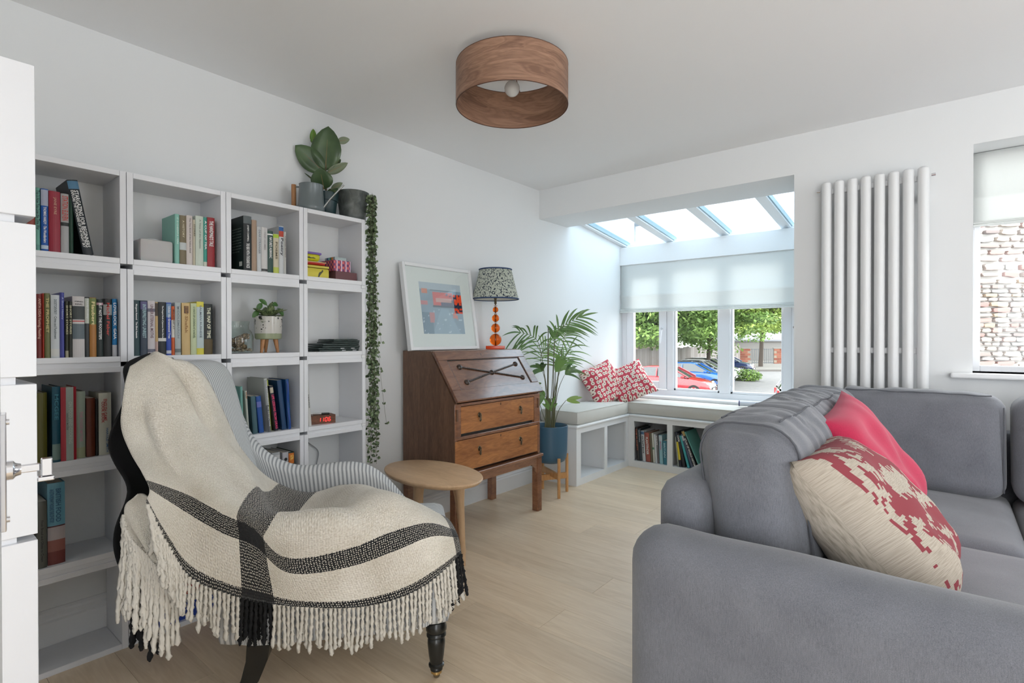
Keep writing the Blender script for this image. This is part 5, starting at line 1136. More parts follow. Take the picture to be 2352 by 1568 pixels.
frond([(1276, 985), (1286, 900), (1296, 850, 0.1), (1306, 828, 0.1)], 5, 0.20, 0.014, 50, 0.35, 0.7)
B().tube(curve3([pp(1267, 985), pp(1268, 900), pp(1269, 800), pp(1269, 753)], 6), [0.008] * 6 + [0.006] * 7 + [0.0035] * 6, 8).ob('spear', M_stem, pt_, True, local=True)
for x in (1262, 1270, 1277, 1281): B().tube(curve3([pp(x, 990), pp(x + 2, 950), pp(x + 1, 915)], 4), [0.009, 0.008, 0.0075, 0.007, 0.0065, 0.006, 0.0055, 0.005, 0.0045], 8).ob('stalk', M_stem, pt_, True, local=True)

# ================================================================ ARMCHAIR
CO = (-1.83, 1.172, 0); CA = R(50.2)
M_tick = mat('ticking_stripe', (0.72, 0.73, 0.73), 0.9)
v = coords(M_tick, 'UV', (1, 1, 1)); fx = mth(M_tick, 'FRACT', mth(M_tick, 'MULTIPLY', sep(M_tick, v)[0], 1 / 0.0175))
st0 = mth(M_tick, 'GREATER_THAN', fx, 0.56); nz = tnoise(M_tick, coords(M_tick, 'Object'), 900, 2)
stf = mth(M_tick, 'MULTIPLY', st0, mth(M_tick, 'MULTIPLY_ADD', nz, 0.8, 0.45))
link(M_tick, mixc(M_tick, stf, (0.70, 0.71, 0.71), (0.27, 0.285, 0.30)), 'Base Color'); bump(M_tick, nz, 0.15, 0.001)
ac = thing('armchair', 'high backed armchair in grey and white ticking stripe on black turned legs', 'armchair', CO, CA)
# stations round the tub: (base X,Y) (top X,Y) height, thickness
half = [((0.345, 0.300), (0.350, 0.300), 0.385, 0.075), ((0.300, 0.300), (0.280, 0.300), 0.425, 0.085), ((0.22, 0.300), (0.19, 0.300), 0.555, 0.095), ((0.12, 0.300), (0.085, 0.300), 0.635, 0.10), ((0.0, 0.300), (-0.03, 0.298), 0.640, 0.10),
        ((-0.10, 0.298), (-0.14, 0.296), 0.625, 0.10), ((-0.17, 0.296), (-0.225, 0.294), 0.632, 0.10), ((-0.22, 0.29), (-0.325, 0.292), 0.685, 0.105), ((-0.245, 0.275), (-0.41, 0.288), 0.79, 0.11), ((-0.265, 0.245), (-0.462, 0.300), 0.96, 0.11), ((-0.28, 0.20), (-0.500, 0.288), 1.062, 0.11), ((-0.285, 0.14), (-0.512, 0.235), 1.094, 0.115), ((-0.288, 0.07), (-0.520, 0.12), 1.100, 0.12), ((-0.29, 0.0), (-0.525, 0.0), 1.10, 0.12)]
stn = half + [((a[0], -a[1]), (c[0], -c[1]), h - (0.03 if h < 0.66 else 0), t) for a, c, h, t in half[-2::-1]]
nearfix = {0.79: (-0.445, -0.265), 0.96: (-0.520, -0.215), 1.062: (-0.555, -0.160), 1.094: (-0.560, -0.100), 1.1001: (0, 0)}
stn = [(a, nearfix.get(h, c) if c[1] < 0 else c, h, t) for a, c, h, t in stn]
rows = []; us = [0]
for i, (a, c, h, t) in enumerate(stn):
    p0 = stn[max(0, i - 1)]; p1 = stn[min(len(stn) - 1, i + 1)]
    d = Vector((p1[1][0] - p0[1][0], p1[1][1] - p0[1][1])).normalized(); nrm = Vector((d.y, -d.x))    # outward for +Y side first
    d0 = Vector((p1[0][0] - p0[0][0], p1[0][1] - p0[0][1])).normalized(); n0 = Vector((d0.y, -d0.x))
    if i: us.append(us[-1] + (Vector((*c, h)) - Vector((*stn[i - 1][1], stn[i - 1][2]))).length)
    zb = 0.205; A = Vector((*a, zb)); Tp = Vector((*c, h)); N0 = Vector((*n0, 0)); N1 = Vector((*nrm, 0)); row = []
    for f in (0, 0.25, 0.5, 0.75, 0.93):
        z = f; row.append(A.lerp(Tp, z) - (N0.lerp(N1, z)) * t / 2 * (1.0 if f < 0.9 else 1.02))
    for an in (30, 60, 90, 120, 150):
        row.append(Tp + N1 * (-cos(R(an)) * t / 2) * 1.0 + Vector((0, 0, (sin(R(an)) - 1) * t * 0.45)) - N1 * 0)
    for f in (0.93, 0.75, 0.5, 0.25, 0):
        row.append(A.lerp(Tp, f) + (N0.lerp(N1, f)) * t / 2)
    rows.append(row)
b = B(); b.grid(rows, uv=lambda i, j: (us[i], j * 0.05))
L = b.bm.loops.layers.uv.verify()
for ri_, sg in ((0, 1), (-1, -1)):     # closed front faces of the arms
    pass
vs0 = [b.bm.verts.new(p) for p in rows[0]]; vs1 = [b.bm.verts.new(p) for p in rows[-1]]
for vv in (vs0, vs1):
    f = b.bm.faces.new(vv)
    for l in f.loops: l[L].uv = (l.vert.co.y, l.vert.co.z)
shell = b.ob('back_and_arms', M_tick, ac, 'all', local=True, sub=2)
def striped_box(b, x0, x1, y0, y1, z0, z1, r, crown):
    L = b.bm.loops.layers.uv.verify()
    softbox(b, (x1 - x0, y1 - y0, z1 - z0), r, 14, (0, 0, crown), M=Matrix.Translation(((x0 + x1) / 2, (y0 + y1) / 2, (z0 + z1) / 2)))
    for f in b.bm.faces:
        nn_ = f.normal if f.normal.length else Vector((0, 0, 1)); f.normal_update(); nn_ = f.normal
        for l in f.loops: l[L].uv = (l.vert.co.y if abs(nn_.y) < 0.7 else l.vert.co.x, l.vert.co.z)
b = B(); striped_box(b, -0.33, 0.415, -0.335, 0.335, 0.198, 0.37, 0.03, 0.0); seatb = b.ob('seat_base', M_tick, ac, 'all', local=True)
b = B(); striped_box(b, -0.26, 0.425, -0.255, 0.255, 0.372, 0.455, 0.035, 0.02); seatc = b.ob('seat_cushion', M_tick, ac, 'all', local=True)
M_black = mat('black_lacquer', (0.012, 0.013, 0.012), 0.25)
lp = [(0.030, 0.197), (0.033, 0.19), (0.036, 0.178), (0.036, 0.168), (0.030, 0.160), (0.034, 0.154), (0.034, 0.148), (0.026, 0.142), (0.030, 0.134), (0.0305, 0.120), (0.0265, 0.08), (0.022, 0.052), (0.027, 0.048), (0.027, 0.042), (0.020, 0.038), (0.022, 0.034), (0.0215, 0.028)]
for sy in (-1, 1):
    lg = B().lathe(lp[::-1], 28, (0.365, sy * 0.285, 0)).ob('leg', M_black, ac, True, local=True)
    B().lathe([(0.018, 0.0275), (0.019, 0.018), (0.013, 0.014), (0.0125, 0.012)][::-1], 20, (0.365, sy * 0.285, 0)).ob('ferrule', mat('brass', (0.6, 0.42, 0.18), 0.25, 1.0), lg, True, local=True)
    B().cyl((0.365, sy * 0.285 - 0.008, 0.0115), (0.365, sy * 0.285 + 0.008, 0.0115), 0.0113, None, 18).ob('castor', M_brass, lg, True, local=True)
    b = B(); rows = []
    for t_, x_, w_ in ((0, -0.205, 0.036), (0.3, -0.212, 0.033), (0.65, -0.235, 0.028), (1, -0.285, 0.022)):
        z = 0.199 * (1 - t_); rows.append([(x_ + w_ * cx, sy * 0.285 + w_ * 0.8 * cy, z) for cx, cy in ((-1, -1), (1, -1), (1, 1), (-1, 1))])
    b.grid(rows, closed=True); b.verts(rows[0], [(0, 1, 2, 3)]); b.verts(rows[-1], [(0, 1, 2, 3)]); b.ob('rear_leg', M_black, ac, local=True)

# ================================================================ THROW
NA=[[(-0.502,-0.379,0.694),(-0.454,-0.369,0.575),(-0.391,-0.361,0.452),(-0.288,-0.356,0.386),(-0.185,-0.361,0.349),(-0.055,-0.366,0.325),(0.119,-0.365,0.308),(0.272,-0.359,0.334),(0.373,-0.357,0.39),(0.449,-0.321,0.44)],
[(-0.503,-0.36,0.735),(-0.447,-0.355,0.705),(-0.387,-0.35,0.67),(-0.292,-0.355,0.608),(-0.204,-0.36,0.563),(-0.111,-0.36,0.462),(0.064,-0.36,0.469),(0.216,-0.357,0.511),(0.338,-0.345,0.54),(0.433,-0.293,0.495)],
[(-0.582,-0.291,0.822),(-0.493,-0.309,0.793),(-0.407,-0.320,0.76),(-0.326,-0.31,0.708),(-0.237,-0.31,0.645),(-0.115,-0.292,0.567),(0.044,-0.292,0.592),(0.199,-0.271,0.632),(0.311,-0.242,0.589),(0.402,-0.195,0.523)],
[(-0.622,-0.263,0.908),(-0.527,-0.261,0.89),(-0.441,-0.237,0.862),(-0.371,-0.17,0.788),(-0.292,-0.104,0.708),(-0.183,-0.136,0.53),(-0.058,-0.089,0.512),(0.097,-0.088,0.617),(0.224,-0.073,0.576),(0.331,-0.053,0.509)],
[(-0.623,-0.242,1.009),(-0.557,-0.203,1.018),(-0.492,-0.135,0.996),(-0.432,-0.13,0.897),(-0.352,-0.07,0.786),(-0.23,0.006,0.575),(-0.1,0.072,0.52),(0.057,0.082,0.59),(0.195,0.086,0.535),(0.291,0.097,0.486)],
[(-0.627,-0.189,1.086),(-0.593,-0.135,1.118),(-0.555,-0.145,1.128),(-0.480,-0.08,1.047),(-0.405,0.0,0.858),(-0.290,0.085,0.648),(-0.144,0.182,0.537),(0.01,0.203,0.556),(0.163,0.204,0.51),(0.255,0.216,0.459)]]
NB=[[(-0.654,0.01,1.125),(-0.635,0.057,1.12),(-0.611,0.103,1.105)],
[(-0.681,-0.077,1.088),(-0.668,-0.008,1.084),(-0.636,0.108,1.083)],
[(-0.682,-0.118,1.013),(-0.669,-0.039,1.005),(-0.644,0.109,0.992)],
[(-0.694,-0.136,0.927),(-0.674,-0.059,0.915),(-0.638,0.056,0.898)],
[(-0.698,-0.147,0.841),(-0.664,-0.082,0.827),(-0.639,0.056,0.8)],
[(-0.688,-0.159,0.763),(-0.665,-0.082,0.721),(-0.639,0.055,0.686)],
[(-0.65,-0.188,0.674),(-0.64,-0.108,0.621),(-0.616,-0.001,0.587)],
[(-0.655,-0.208,0.566),(-0.635,-0.151,0.53),(-0.609,-0.054,0.494)],
[(-0.639,-0.232,0.461),(-0.625,-0.174,0.422),(-0.586,-0.11,0.392)],
[(-0.617,-0.247,0.368),(-0.596,-0.21,0.334),(-0.549,-0.169,0.31)]]
NC=[[(-0.555,-0.349,0.58),(-0.524,-0.35,0.538),(-0.484,-0.348,0.489),(-0.434,-0.343,0.447)],
[(-0.582,-0.333,0.629),(-0.549,-0.335,0.597),(-0.504,-0.334,0.553),(-0.445,-0.33,0.486)],
[(-0.58,-0.323,0.671),(-0.553,-0.319,0.658),(-0.511,-0.317,0.628),(-0.46,-0.317,0.55)],
[(-0.549,-0.319,0.7),(-0.532,-0.317,0.696),(-0.511,-0.311,0.674),(-0.474,-0.304,0.587)]]
M_throw = mat('woven_throw', (0.7, 0.66, 0.58), 1.0)
def throw_nodes(m):
    v = coords(m, 'UV'); s_ = sep(m, v); u, w_ = s_[0], s_[1]
    def band(x, a, b_): return mth(m, 'MULTIPLY', mth(m, 'GREATER_THAN', x, a), mth(m, 'LESS_THAN', x, b_))
    jit = mth(m, 'MULTIPLY', mth(m, 'SUBTRACT', tnoise(m, coords(m, 'UV', (60, 60, 1)), 4, 1), 0.5), 0.008)
    u2 = mth(m, 'ADD', u, jit); w2 = mth(m, 'ADD', w_, jit)
    u3 = mth(m, 'SUBTRACT', u2, mth(m, 'MULTIPLY', mth(m, 'MAXIMUM', mth(m, 'SUBTRACT', w_, 0.25), 0.0), 0.28))
    bu_ = mth(m, 'MAXIMUM', band(u3, 0.385, 0.485), band(u2, 0.975, 1.2)); bv = mth(m, 'MAXIMUM', band(w2, 0.162, 0.236), band(w2, 0.0, 0.030))
    ck = nd(m.node_tree, 'ShaderNodeTexVoronoi', voronoi_dimensions='2D'); ck.inputs['Scale'].default_value = 1.0; ck.inputs['Randomness'].default_value = 0.35
    m.node_tree.links.new(coords(m, 'UV', (190, 120, 1)), ck.inputs['Vector'])
    sp = mth(m, 'LESS_THAN', ck.outputs['Distance'], 0.25)
    one = mth(m, 'SUBTRACT', mth(m, 'MAXIMUM', bu_, bv), mth(m, 'MULTIPLY', bu_, bv)); both = mth(m, 'MULTIPLY', bu_, bv)
    blk = mth(m, 'ADD', both, mth(m, 'MULTIPLY', one, mth(m, 'SUBTRACT', 1.0, sp)))
    nz = tnoise(m, coords(m, 'UV', (230, 150, 1)), 1.0, 2); n2 = tnoise(m, coords(m, 'Object'), 9, 3)
    cream = ramp(m, mth(m, 'ADD', mth(m, 'MULTIPLY', nz, 0.6), mth(m, 'MULTIPLY', n2, 0.4)), [(0.3, S(198, 188, 170)), (0.62, S(236, 230, 218))])
    link(m, mixc(m, blk, cream, (0.012, 0.012, 0.013)), 'Base Color')
    h = mth(m, 'SUBTRACT', nz, ck.outputs['Distance']); bump(m, h, 0.7, 0.004)
    P(m).inputs['Sheen Weight'].default_value = 0.25
throw_nodes(M_throw)
M_tw = mat('cream_yarn', S(232, 226, 214), 1.0); M_tb = mat('black_yarn', (0.012, 0.012, 0.013), 1.0)
for mm in (M_tw, M_tb): bump(mm, tnoise(mm, coords(mm), 500, 3), 0.5, 0.002)
th = thing('throw', 'cream wool throw with black woven bands and long fringe draped over the armchair', 'throw', CO, CA)
from mathutils.bvhtree import BVHTree
bpy.context.view_layer.update(); _dg = bpy.context.evaluated_depsgraph_get(); TR = []
for o_ in (shell, seatb, seatc):
    me_ = o_.evaluated_get(_dg).to_mesh(); TR.append(BVHTree.FromPolygons([v_.co.copy() for v_ in me_.vertices], [tuple(f_.vertices) for f_ in me_.polygons])); o_.evaluated_get(_dg).to_mesh_clear()
def settle(G, off=0.012):
    # lay the cloth on the chair: lift every point that lies inside it, relax, lift again
    for it in range(7):
        for row in G:
            for j, p in enumerate(row):
                for tr_ in TR:
                    l_, n_, ix, d_ = tr_.find_nearest(p)
                    if l_ is not None and (p - l_).dot(n_) < off: p = l_ + n_ * off
                row[j] = p
        if it < 6: 
            H = [[p.copy() for p in row] for row in G]
            for i in range(1, len(G) - 1):
                for j in range(1, len(G[0]) - 1):
                    G[i][j] = H[i][j] * 0.6 + (H[i - 1][j] + H[i + 1][j] + H[i][j - 1] + H[i][j + 1]) * 0.1
    return G
def sheet(N, name, m, n=6, fn=None, solid=0.007, uvf=None):
    G = netgrid(N, n); r_, c_ = len(G) - 1, len(G[0]) - 1
    if name == 'cloth': G = settle(G)
    if fn: G = [[fn(p, i / r_, j / c_) for j, p in enumerate(row)] for i, row in enumerate(G)]
    if name == 'cloth': G = settle(G, 0.006)
    b = B(); b.grid(G, uv=(lambda a, c: uvf(c / c_, a / r_)) if uvf else (lambda a, c: (c / c_, a / r_)))
    o = b.ob(name, m, th, 'all', local=True, merge=False, solid=solid); return o, G
def wr(p, v_, u_):
    n1 = noise.noise(p * 5 + Vector((3, 1, 7))); n2 = noise.noise(p * 13)
    fold = 0.017 * sin(u_ * 24 + v_ * 4) * max(0, (v_ - 0.25)) * (1 - v_) * 3 * (1 - u_)
    return p + Vector((0.2, -1, 0.35)).normalized() * (0.022 * n1 + 0.008 * n2 + fold)
oA, GA = sheet(NA, 'cloth', M_throw, 12, wr)
oB, GB = sheet(NB, 'black_border', M_tb, 6, lambda p, a, c: p + Vector((-1, -0.4, 0)) * 0.012 * sin(a * 17 + c * 3), 0.008)
oC, GC = sheet(NC, 'folded_corner', M_throw, 8, lambda p, a, c: p + Vector((0.2, -1, 0)) * 0.004 * sin(a * 9 + c * 11), 0.007, lambda u, v_: (0.05 + u * 0.2, 0.32 + 0.3 * v_))
# tassels: six yarn shapes shared by every strand
def yarn(seed, m):
    r_ = random.Random(seed); b = B(); n = 22; ph = r_.uniform(0, 6); rows = []
    bx, by = r_.uniform(-0.05, 0.05), r_.uniform(-0.04, 0.04)
    for i in range(n + 1):
        t = i / n; c = Vector((bx * t * t + 0.012 * sin(ph + 5 * t) * t, by * t * t + 0.01 * cos(ph + 4 * t) * t, -t))
        rr = 0.034 * (1 + 0.16 * sin(i * 2.4 + ph)) * (1.25 if i > n - 4 else 1) * (0.35 if i == n else 1)
        rows.append([c + Vector((cos(2 * pi * k / 6 + i * 0.7), sin(2 * pi * k / 6 + i * 0.7), 0)) * rr * (1.25 if k % 3 == 0 else 0.85) for k in range(6)])
    b.grid(rows, closed=True); o = b.ob('tassel', m, th, 'all', local=True); return o
Yw = [yarn(s_, M_tw) for s_ in range(7)]; Yb = [yarn(s_ + 20, M_tb) for s_ in range(4)]; used_ = set()
def tassel(p, L, black=False, dx=0.0, dy=-0.004, thick=1.0):
    src = rng.choice(Yb if black else Yw); d = Vector((dx + rng.uniform(-0.012, 0.012), dy, -1)).normalized()
    q_ = Vector((0, 0, -1)).rotation_difference(d).to_matrix().to_4x4()
    M = Matrix.Translation(p) @ q_ @ Matrix.Rotation(rng.uniform(0, 6.28), 4, 'Z') @ Matrix.Diagonal((0.165 * thick, 0.165 * thick, L, 1))
    if src.name not in used_: used_.add(src.name); src.matrix_local = M; return
    share(src, th, M=M)
edge = GA[0]; NEg = len(edge) - 1
def along(E_, t): 
    x = t * (len(E_) - 1); i = min(len(E_) - 2, int(x)); return E_[i].lerp(E_[i + 1], x - i)
k = 0; t = 0.0; acc = 0.0; last = along(edge, 0)
lens = []
for i in range(2000):
    p = along(edge, i / 1999); acc += (p - last).length; last = p
    if acc > 0.0140: acc = 0; lens.append(i / 1999)
for t in lens:
    p = along(edge, t) + Vector((0, -0.004, 0.004))
    black = 0.375 < t < 0.475 or t > 0.965
    Lh = 0.135 + rng.uniform(-0.02, 0.022)
    if t < 0.1: tassel(p, 0.17 + rng.uniform(-0.03, 0.03), False, 0.28 - 2.2 * t, -0.10, 1.1)
    elif t < 0.2: tassel(p, 0.15, False, 0.06, -0.05)
    else: tassel(p, Lh, black, 0.0 if t < 0.85 else 0.08, -0.02)
    if black or rng.random() < 0.25: tassel(p + Vector((0.002, 0.008, 0)), Lh * 0.95, black)
for E_, n, L0, bl, dy in ((GC[0], 26, 0.25, False, -0.02), ([GC[i][0] for i in range(len(GC) // 2)], 8, 0.28, False, 0.0), (GB[-1], 8, 0.20, True, 0.0)):
    for i in range(n):
        p = along(E_, (i + 0.5) / n); tassel(p + Vector((0, -0.002, 0)), L0 * rng.uniform(0.75, 1.1), bl, rng.uniform(-0.05, 0.05), dy, 1.15)
for i in range(9):
    p = along(edge, 0.985 - i * 0.012); tassel(p + Vector((0.01, 0.01, 0)), 0.15, i % 3 == 0, 0.12, 0.02)

# ================================================================ SOFA
sf = thing('sofa', 'large grey corner sofa with loose back cushions in the right foreground', 'sofa', (-0.23, 2.4, 0))
def sbox(name, x0, x1, y0, y1, z0, z1, r, n=14, bulge=(0, 0, 0), fn=None, m=None, sub=0):
    b = B(); softbox(b, (x1 - x0, y1 - y0, z1 - z0), r, n, bulge, fn, Matrix.Translation(((x0 + x1) / 2, (y0 + y1) / 2, (z0 + z1) / 2)))
    return b.ob(name, m or M_sofa, sf, 'all', sub=sub)
def seam(pts, par, r=0.0022): return B().tube(pts, r, 5).ob('seam', M_seam, par)
X0, Y0 = -0.725, 1.388
# near arm, rounded over its whole length
def armfn(q, p): return q + Vector((0, 0.0, 0.012 * noise.noise(q * 3)))
arm = sbox('arm', X0 - 0.005, 0.36, Y0, 1.605, 0.045, 0.628, 0.098, 26, (0, 0.008, 0), armfn)
seam([(X0 + 0.02, 1.595, 0.50), (X0 + 0.02, 1.59, 0.06)], arm)
bf = sbox('back_frame', X0 + 0.004, -0.560, 1.58, 3.486, 0.045, 0.742, 0.072, 26)
prf = [(X0 + 0.018 + 0.062 * (1 - cos(R(a))), 1.583 - 0.002, 0.672 + 0.066 * sin(R(a))) for a in range(0, 181, 15)]
sbox('base', -0.58, 0.34, 1.60, 3.37, 0.05, 0.30, 0.02)
sbox('base', 0.342, 1.95, 2.55, 3.37, 0.05, 0.30, 0.02)
sbox('back_frame', -0.555, 1.98, 3.372, 3.486, 0.045, 0.742, 0.05, 24)
sbox('seat_cushion', -0.50, 0.345, 1.61, 2.452, 0.30, 0.455, 0.05, 18, (0, 0, 0.02))
sbox('seat_cushion', -0.50, 0.225, 2.457, 3.368, 0.30, 0.458, 0.05, 18, (0, 0, 0.022))
sbox('seat_cushion', 0.230, 1.10, 2.457, 3.368, 0.30, 0.458, 0.05, 18, (0, 0, 0.02))
sbox('seat_cushion', 1.105, 1.93, 2.457, 3.368, 0.30, 0.458, 0.05, 18, (0, 0, 0.02))
for x, y in ((X0 + 0.06, Y0 + 0.06), (X0 + 0.06, 3.42), (0.30, Y0 + 0.06), (1.90, 3.42), (1.90, 2.60), (0.30, 1.55)): B().cyl((x, y, 0), (x, y, 0.05), 0.02, 0.025).ob('foot', M_black, sf, True)
def wrinkA(q, p):     # gathered top of the long cushion
    g = max(0, p.z) ** 2; w_ = noise.noise(Vector((q.x * 3, q.y * 11, 2)))
    q = q + Vector((0.006 * noise.noise(q * 4), 0, 0))
    q.z += g * (0.0075 * abs(sin(q.y * 50 + 5 * noise.noise(Vector((q.x * 5, q.y * 4, 0))) + q.x * 10)) * (0.9 + 1.6 * w_) + 0.006 * sin(q.y * 23 + q.x * 6) + 0.012 * w_)
    if abs(q.x) > 0.06: q.x += 0.005 * p.x * max(0, p.z) * sin(q.y * 62 + 4 * w_)
    q.x += (1 - abs(p.z)) * 0.006 * noise.noise(Vector((q.y * 5, q.z * 6, 3)))
    q.x -= 0.03 * p.z
    return q
c1 = sbox('back_cushion', -0.600, -0.300, 1.645, 3.130, 0.462, 0.925, 0.105, 130, (0.015, 0.035, 0.008), wrinkA)
def ring(x0, x1, y, z0, z1, r, tilt=-0.03):
    pts = []
    for cx, cz, a0 in ((x1 - r, z1 - r, 0), (x0 + r, z1 - r, 90), (x0 + r, z0 + r, 180), (x1 - r, z0 + r, 270)):
        for a in range(0, 91, 15): pts.append((cx + r * cos(R(a0 + a)) + tilt * ((cz - (z0 + z1) / 2) / ((z1 - z0) / 2)), y, cz + r * sin(R(a0 + a))))
    pts.append(pts[0]); return pts
seam(ring(-0.600 + 0.008, -0.300 - 0.006, 1.692, 0.475, 0.921, 0.10), c1, 0.0035)
seam([(-0.36 - 0.03 + 0.0, 1.75 + 0.1 * k, 0.927 + 0.006 * sin(k * 2.0)) for k in range(14)], c1, 0.003)
seam([(-0.53 - 0.03 + 0.0, 1.75 + 0.1 * k, 0.925 + 0.006 * sin(k * 2.0)) for k in range(14)], c1, 0.003)
def wrinkB(q, p):
    e = max(0, p.z) ** 3; q.z += 0.012 * e * noise.noise(Vector((q.x * 9, 0, 5))) + 0.006 * noise.noise(q * 7) * abs(p.x)
    q.y += 0.012 * noise.noise(Vector((q.x * 4, q.z * 4, 9))) * (1 - p.z * p.z * 0.3) - 0.035 * p.z * -1
    return q
for xa, xb_ in ((-0.295, 0.205), (0.222, 1.06), (1.075, 1.90)):
    xa2 = -0.455 if xa < 0 else xa
    cc_ = sbox('back_cushion', xa2, xb_, 3.150, 3.370, 0.462, 0.922, 0.07, 34, (0.0, 0.030, 0.004), wrinkB)
    n = 26
    seam([(xa2 + 0.05 + (xb_ - xa2 - 0.10) * k / n, 3.182 + 0.035, 0.917 + 0.006 * noise.noise(Vector(((xa2 + k * 0.03) * 9, 0, 5)))) for k in range(n + 1)], cc_, 0.003)
    seam([(xb_ - 0.012, 3.172 + 0.035 * (0.5 - k / 10) * -1, 0.50 + 0.037 * k) for k in range(11)], cc_, 0.003)
# scatter cushions
M_red = fabric('raspberry_velvet', (0.56, 0.012, 0.075), (0.40, 0.006, 0.05), 500, 0.8, 5, 0.1, 0.15)
t = thing('scatter_cushion', 'plain raspberry red cushion leaning in the sofa corner', 'cushion', (-0.19, 2.60, 0.46))
M = orient(Vector((-0.215, 2.42, 0.715)), (0.82, -0.10, 0.55), (-0.55, -0.05, 0.83)) @ Matrix.Rotation(R(3), 4, 'Z')
b = B(); pillow(b, 0.50, 0.50, 0.15, 22, M, 0.07, 0.18, 3); b.ob('cover', M_red, t, 'all')
M_ikat = mat('ikat_linen', S(190, 180, 165), 0.95)
v = coords(M_ikat, 'UV'); s_ = sep(M_ikat, v)
def stepq(x, n): return mth(M_ikat, 'DIVIDE', mth(M_ikat, 'FLOOR', mth(M_ikat, 'MULTIPLY', x, n)), n)
cmb = nd(M_ikat.node_tree, 'ShaderNodeCombineXYZ'); cs = mth(M_ikat, 'MULTIPLY', stepq(s_[0], 60.0), 1.0)
wn_ = nd(M_ikat.node_tree, 'ShaderNodeTexWhiteNoise', noise_dimensions='1D'); M_ikat.node_tree.links.new(cs, wn_.inputs['W'])
sh = mth(M_ikat, 'MULTIPLY_ADD', wn_.outputs['Value'], 0.07, s_[1])
M_ikat.node_tree.links.new(cs, cmb.inputs[0]); M_ikat.node_tree.links.new(sh, cmb.inputs[1])
pat = tnoise(M_ikat, cmb.outputs[0], 6.0, 1, 0.9); pt2 = mth(M_ikat, 'GREATER_THAN', pat, 0.47)
pan = mth(M_ikat, 'GREATER_THAN', s_[0], 0.07)
lin = ramp(M_ikat, tnoise(M_ikat, coords(M_ikat, 'UV', (14, 160, 1)), 1.5, 3), [(0.3, S(158, 146, 132)), (0.6, S(188, 178, 164))])
link(M_ikat, mixc(M_ikat, mth(M_ikat, 'MULTIPLY', pt2, pan), lin, S(140, 62, 70)), 'Base Color'); bump(M_ikat, tnoise(M_ikat, coords(M_ikat), 600, 2), 0.2, 0.001)
t = thing('scatter_cushion', 'beige cushion with maroon ikat pattern leaning against the grey sofa cushion', 'cushion', (-0.15, 1.92, 0.46))
M = orient(Vector((-0.175, 1.900, 0.645)), (0.74, 0.0, 0.67), (-0.67, 0.0, 0.74)) @ Matrix.Rotation(R(0), 4, 'Z')
M_linen = mat('slub_linen', S(180, 170, 155), 0.95); link(M_linen, ramp(M_linen, tnoise(M_linen, coords(M_linen, 'UV', (150, 8, 1)), 1.5, 3), [(0.3, S(150, 140, 125)), (0.6, S(190, 180, 166))]), 'Base Color')
b = B(); pillow(b, 0.50, 0.50, 0.27, 24, M, 0.05, 0.10, 8); b.bm.faces.ensure_lookup_table(); nf = len(b.bm.faces)
for i_ in range(nf // 2, nf): b.bm.faces[i_].material_index = 1
b.ob('cover', [M_ikat, M_linen], t, 'all')
# notebook lying on the window seat by the sofa back
t = thing('rolled_magazine', 'rolled magazine with navy end lying on the window seat pad', 'magazine', (-1.30, 4.72, 0.60))
B().cyl((-1.36, 4.70, 0.628), (-1.20, 4.74, 0.628), 0.022, 0.022, 18).ob('roll', plain((0.7, 0.72, 0.78)), t, True)
B().cyl((-1.364, 4.699, 0.628), (-1.355, 4.701, 0.628), 0.0235, 0.0235, 18).ob('rolled_end', plain(S(70, 70, 110)), t, True)

# ================================================================ OUTSIDE
GZ = -1.75
M_asph = mat('asphalt', (0.10, 0.10, 0.105), 0.9); v = coords(M_asph); link(M_asph, ramp(M_asph, tnoise(M_asph, v, 3, 5), [(0.3, (0.13, 0.13, 0.135)), (0.7, (0.18, 0.175, 0.17))]), 'Base Color')
struct(B().box(-70, 30, 6.2, 110, GZ - 0.3, GZ).ob('ground', M_asph))
M_kerb = plain((0.15, 0.14, 0.13), 0.9); M_pave = plain((0.19, 0.18, 0.165), 0.9)
def ofs(L_, d): return rgt * L_ + Vector((fwd.x, fwd.y, 0)) * d
def W(px, d, z=GZ): # point outside: lateral from the view axis at depth d
    p = ofs((px - 1176) / FPX * d, d); p.z = z; return p
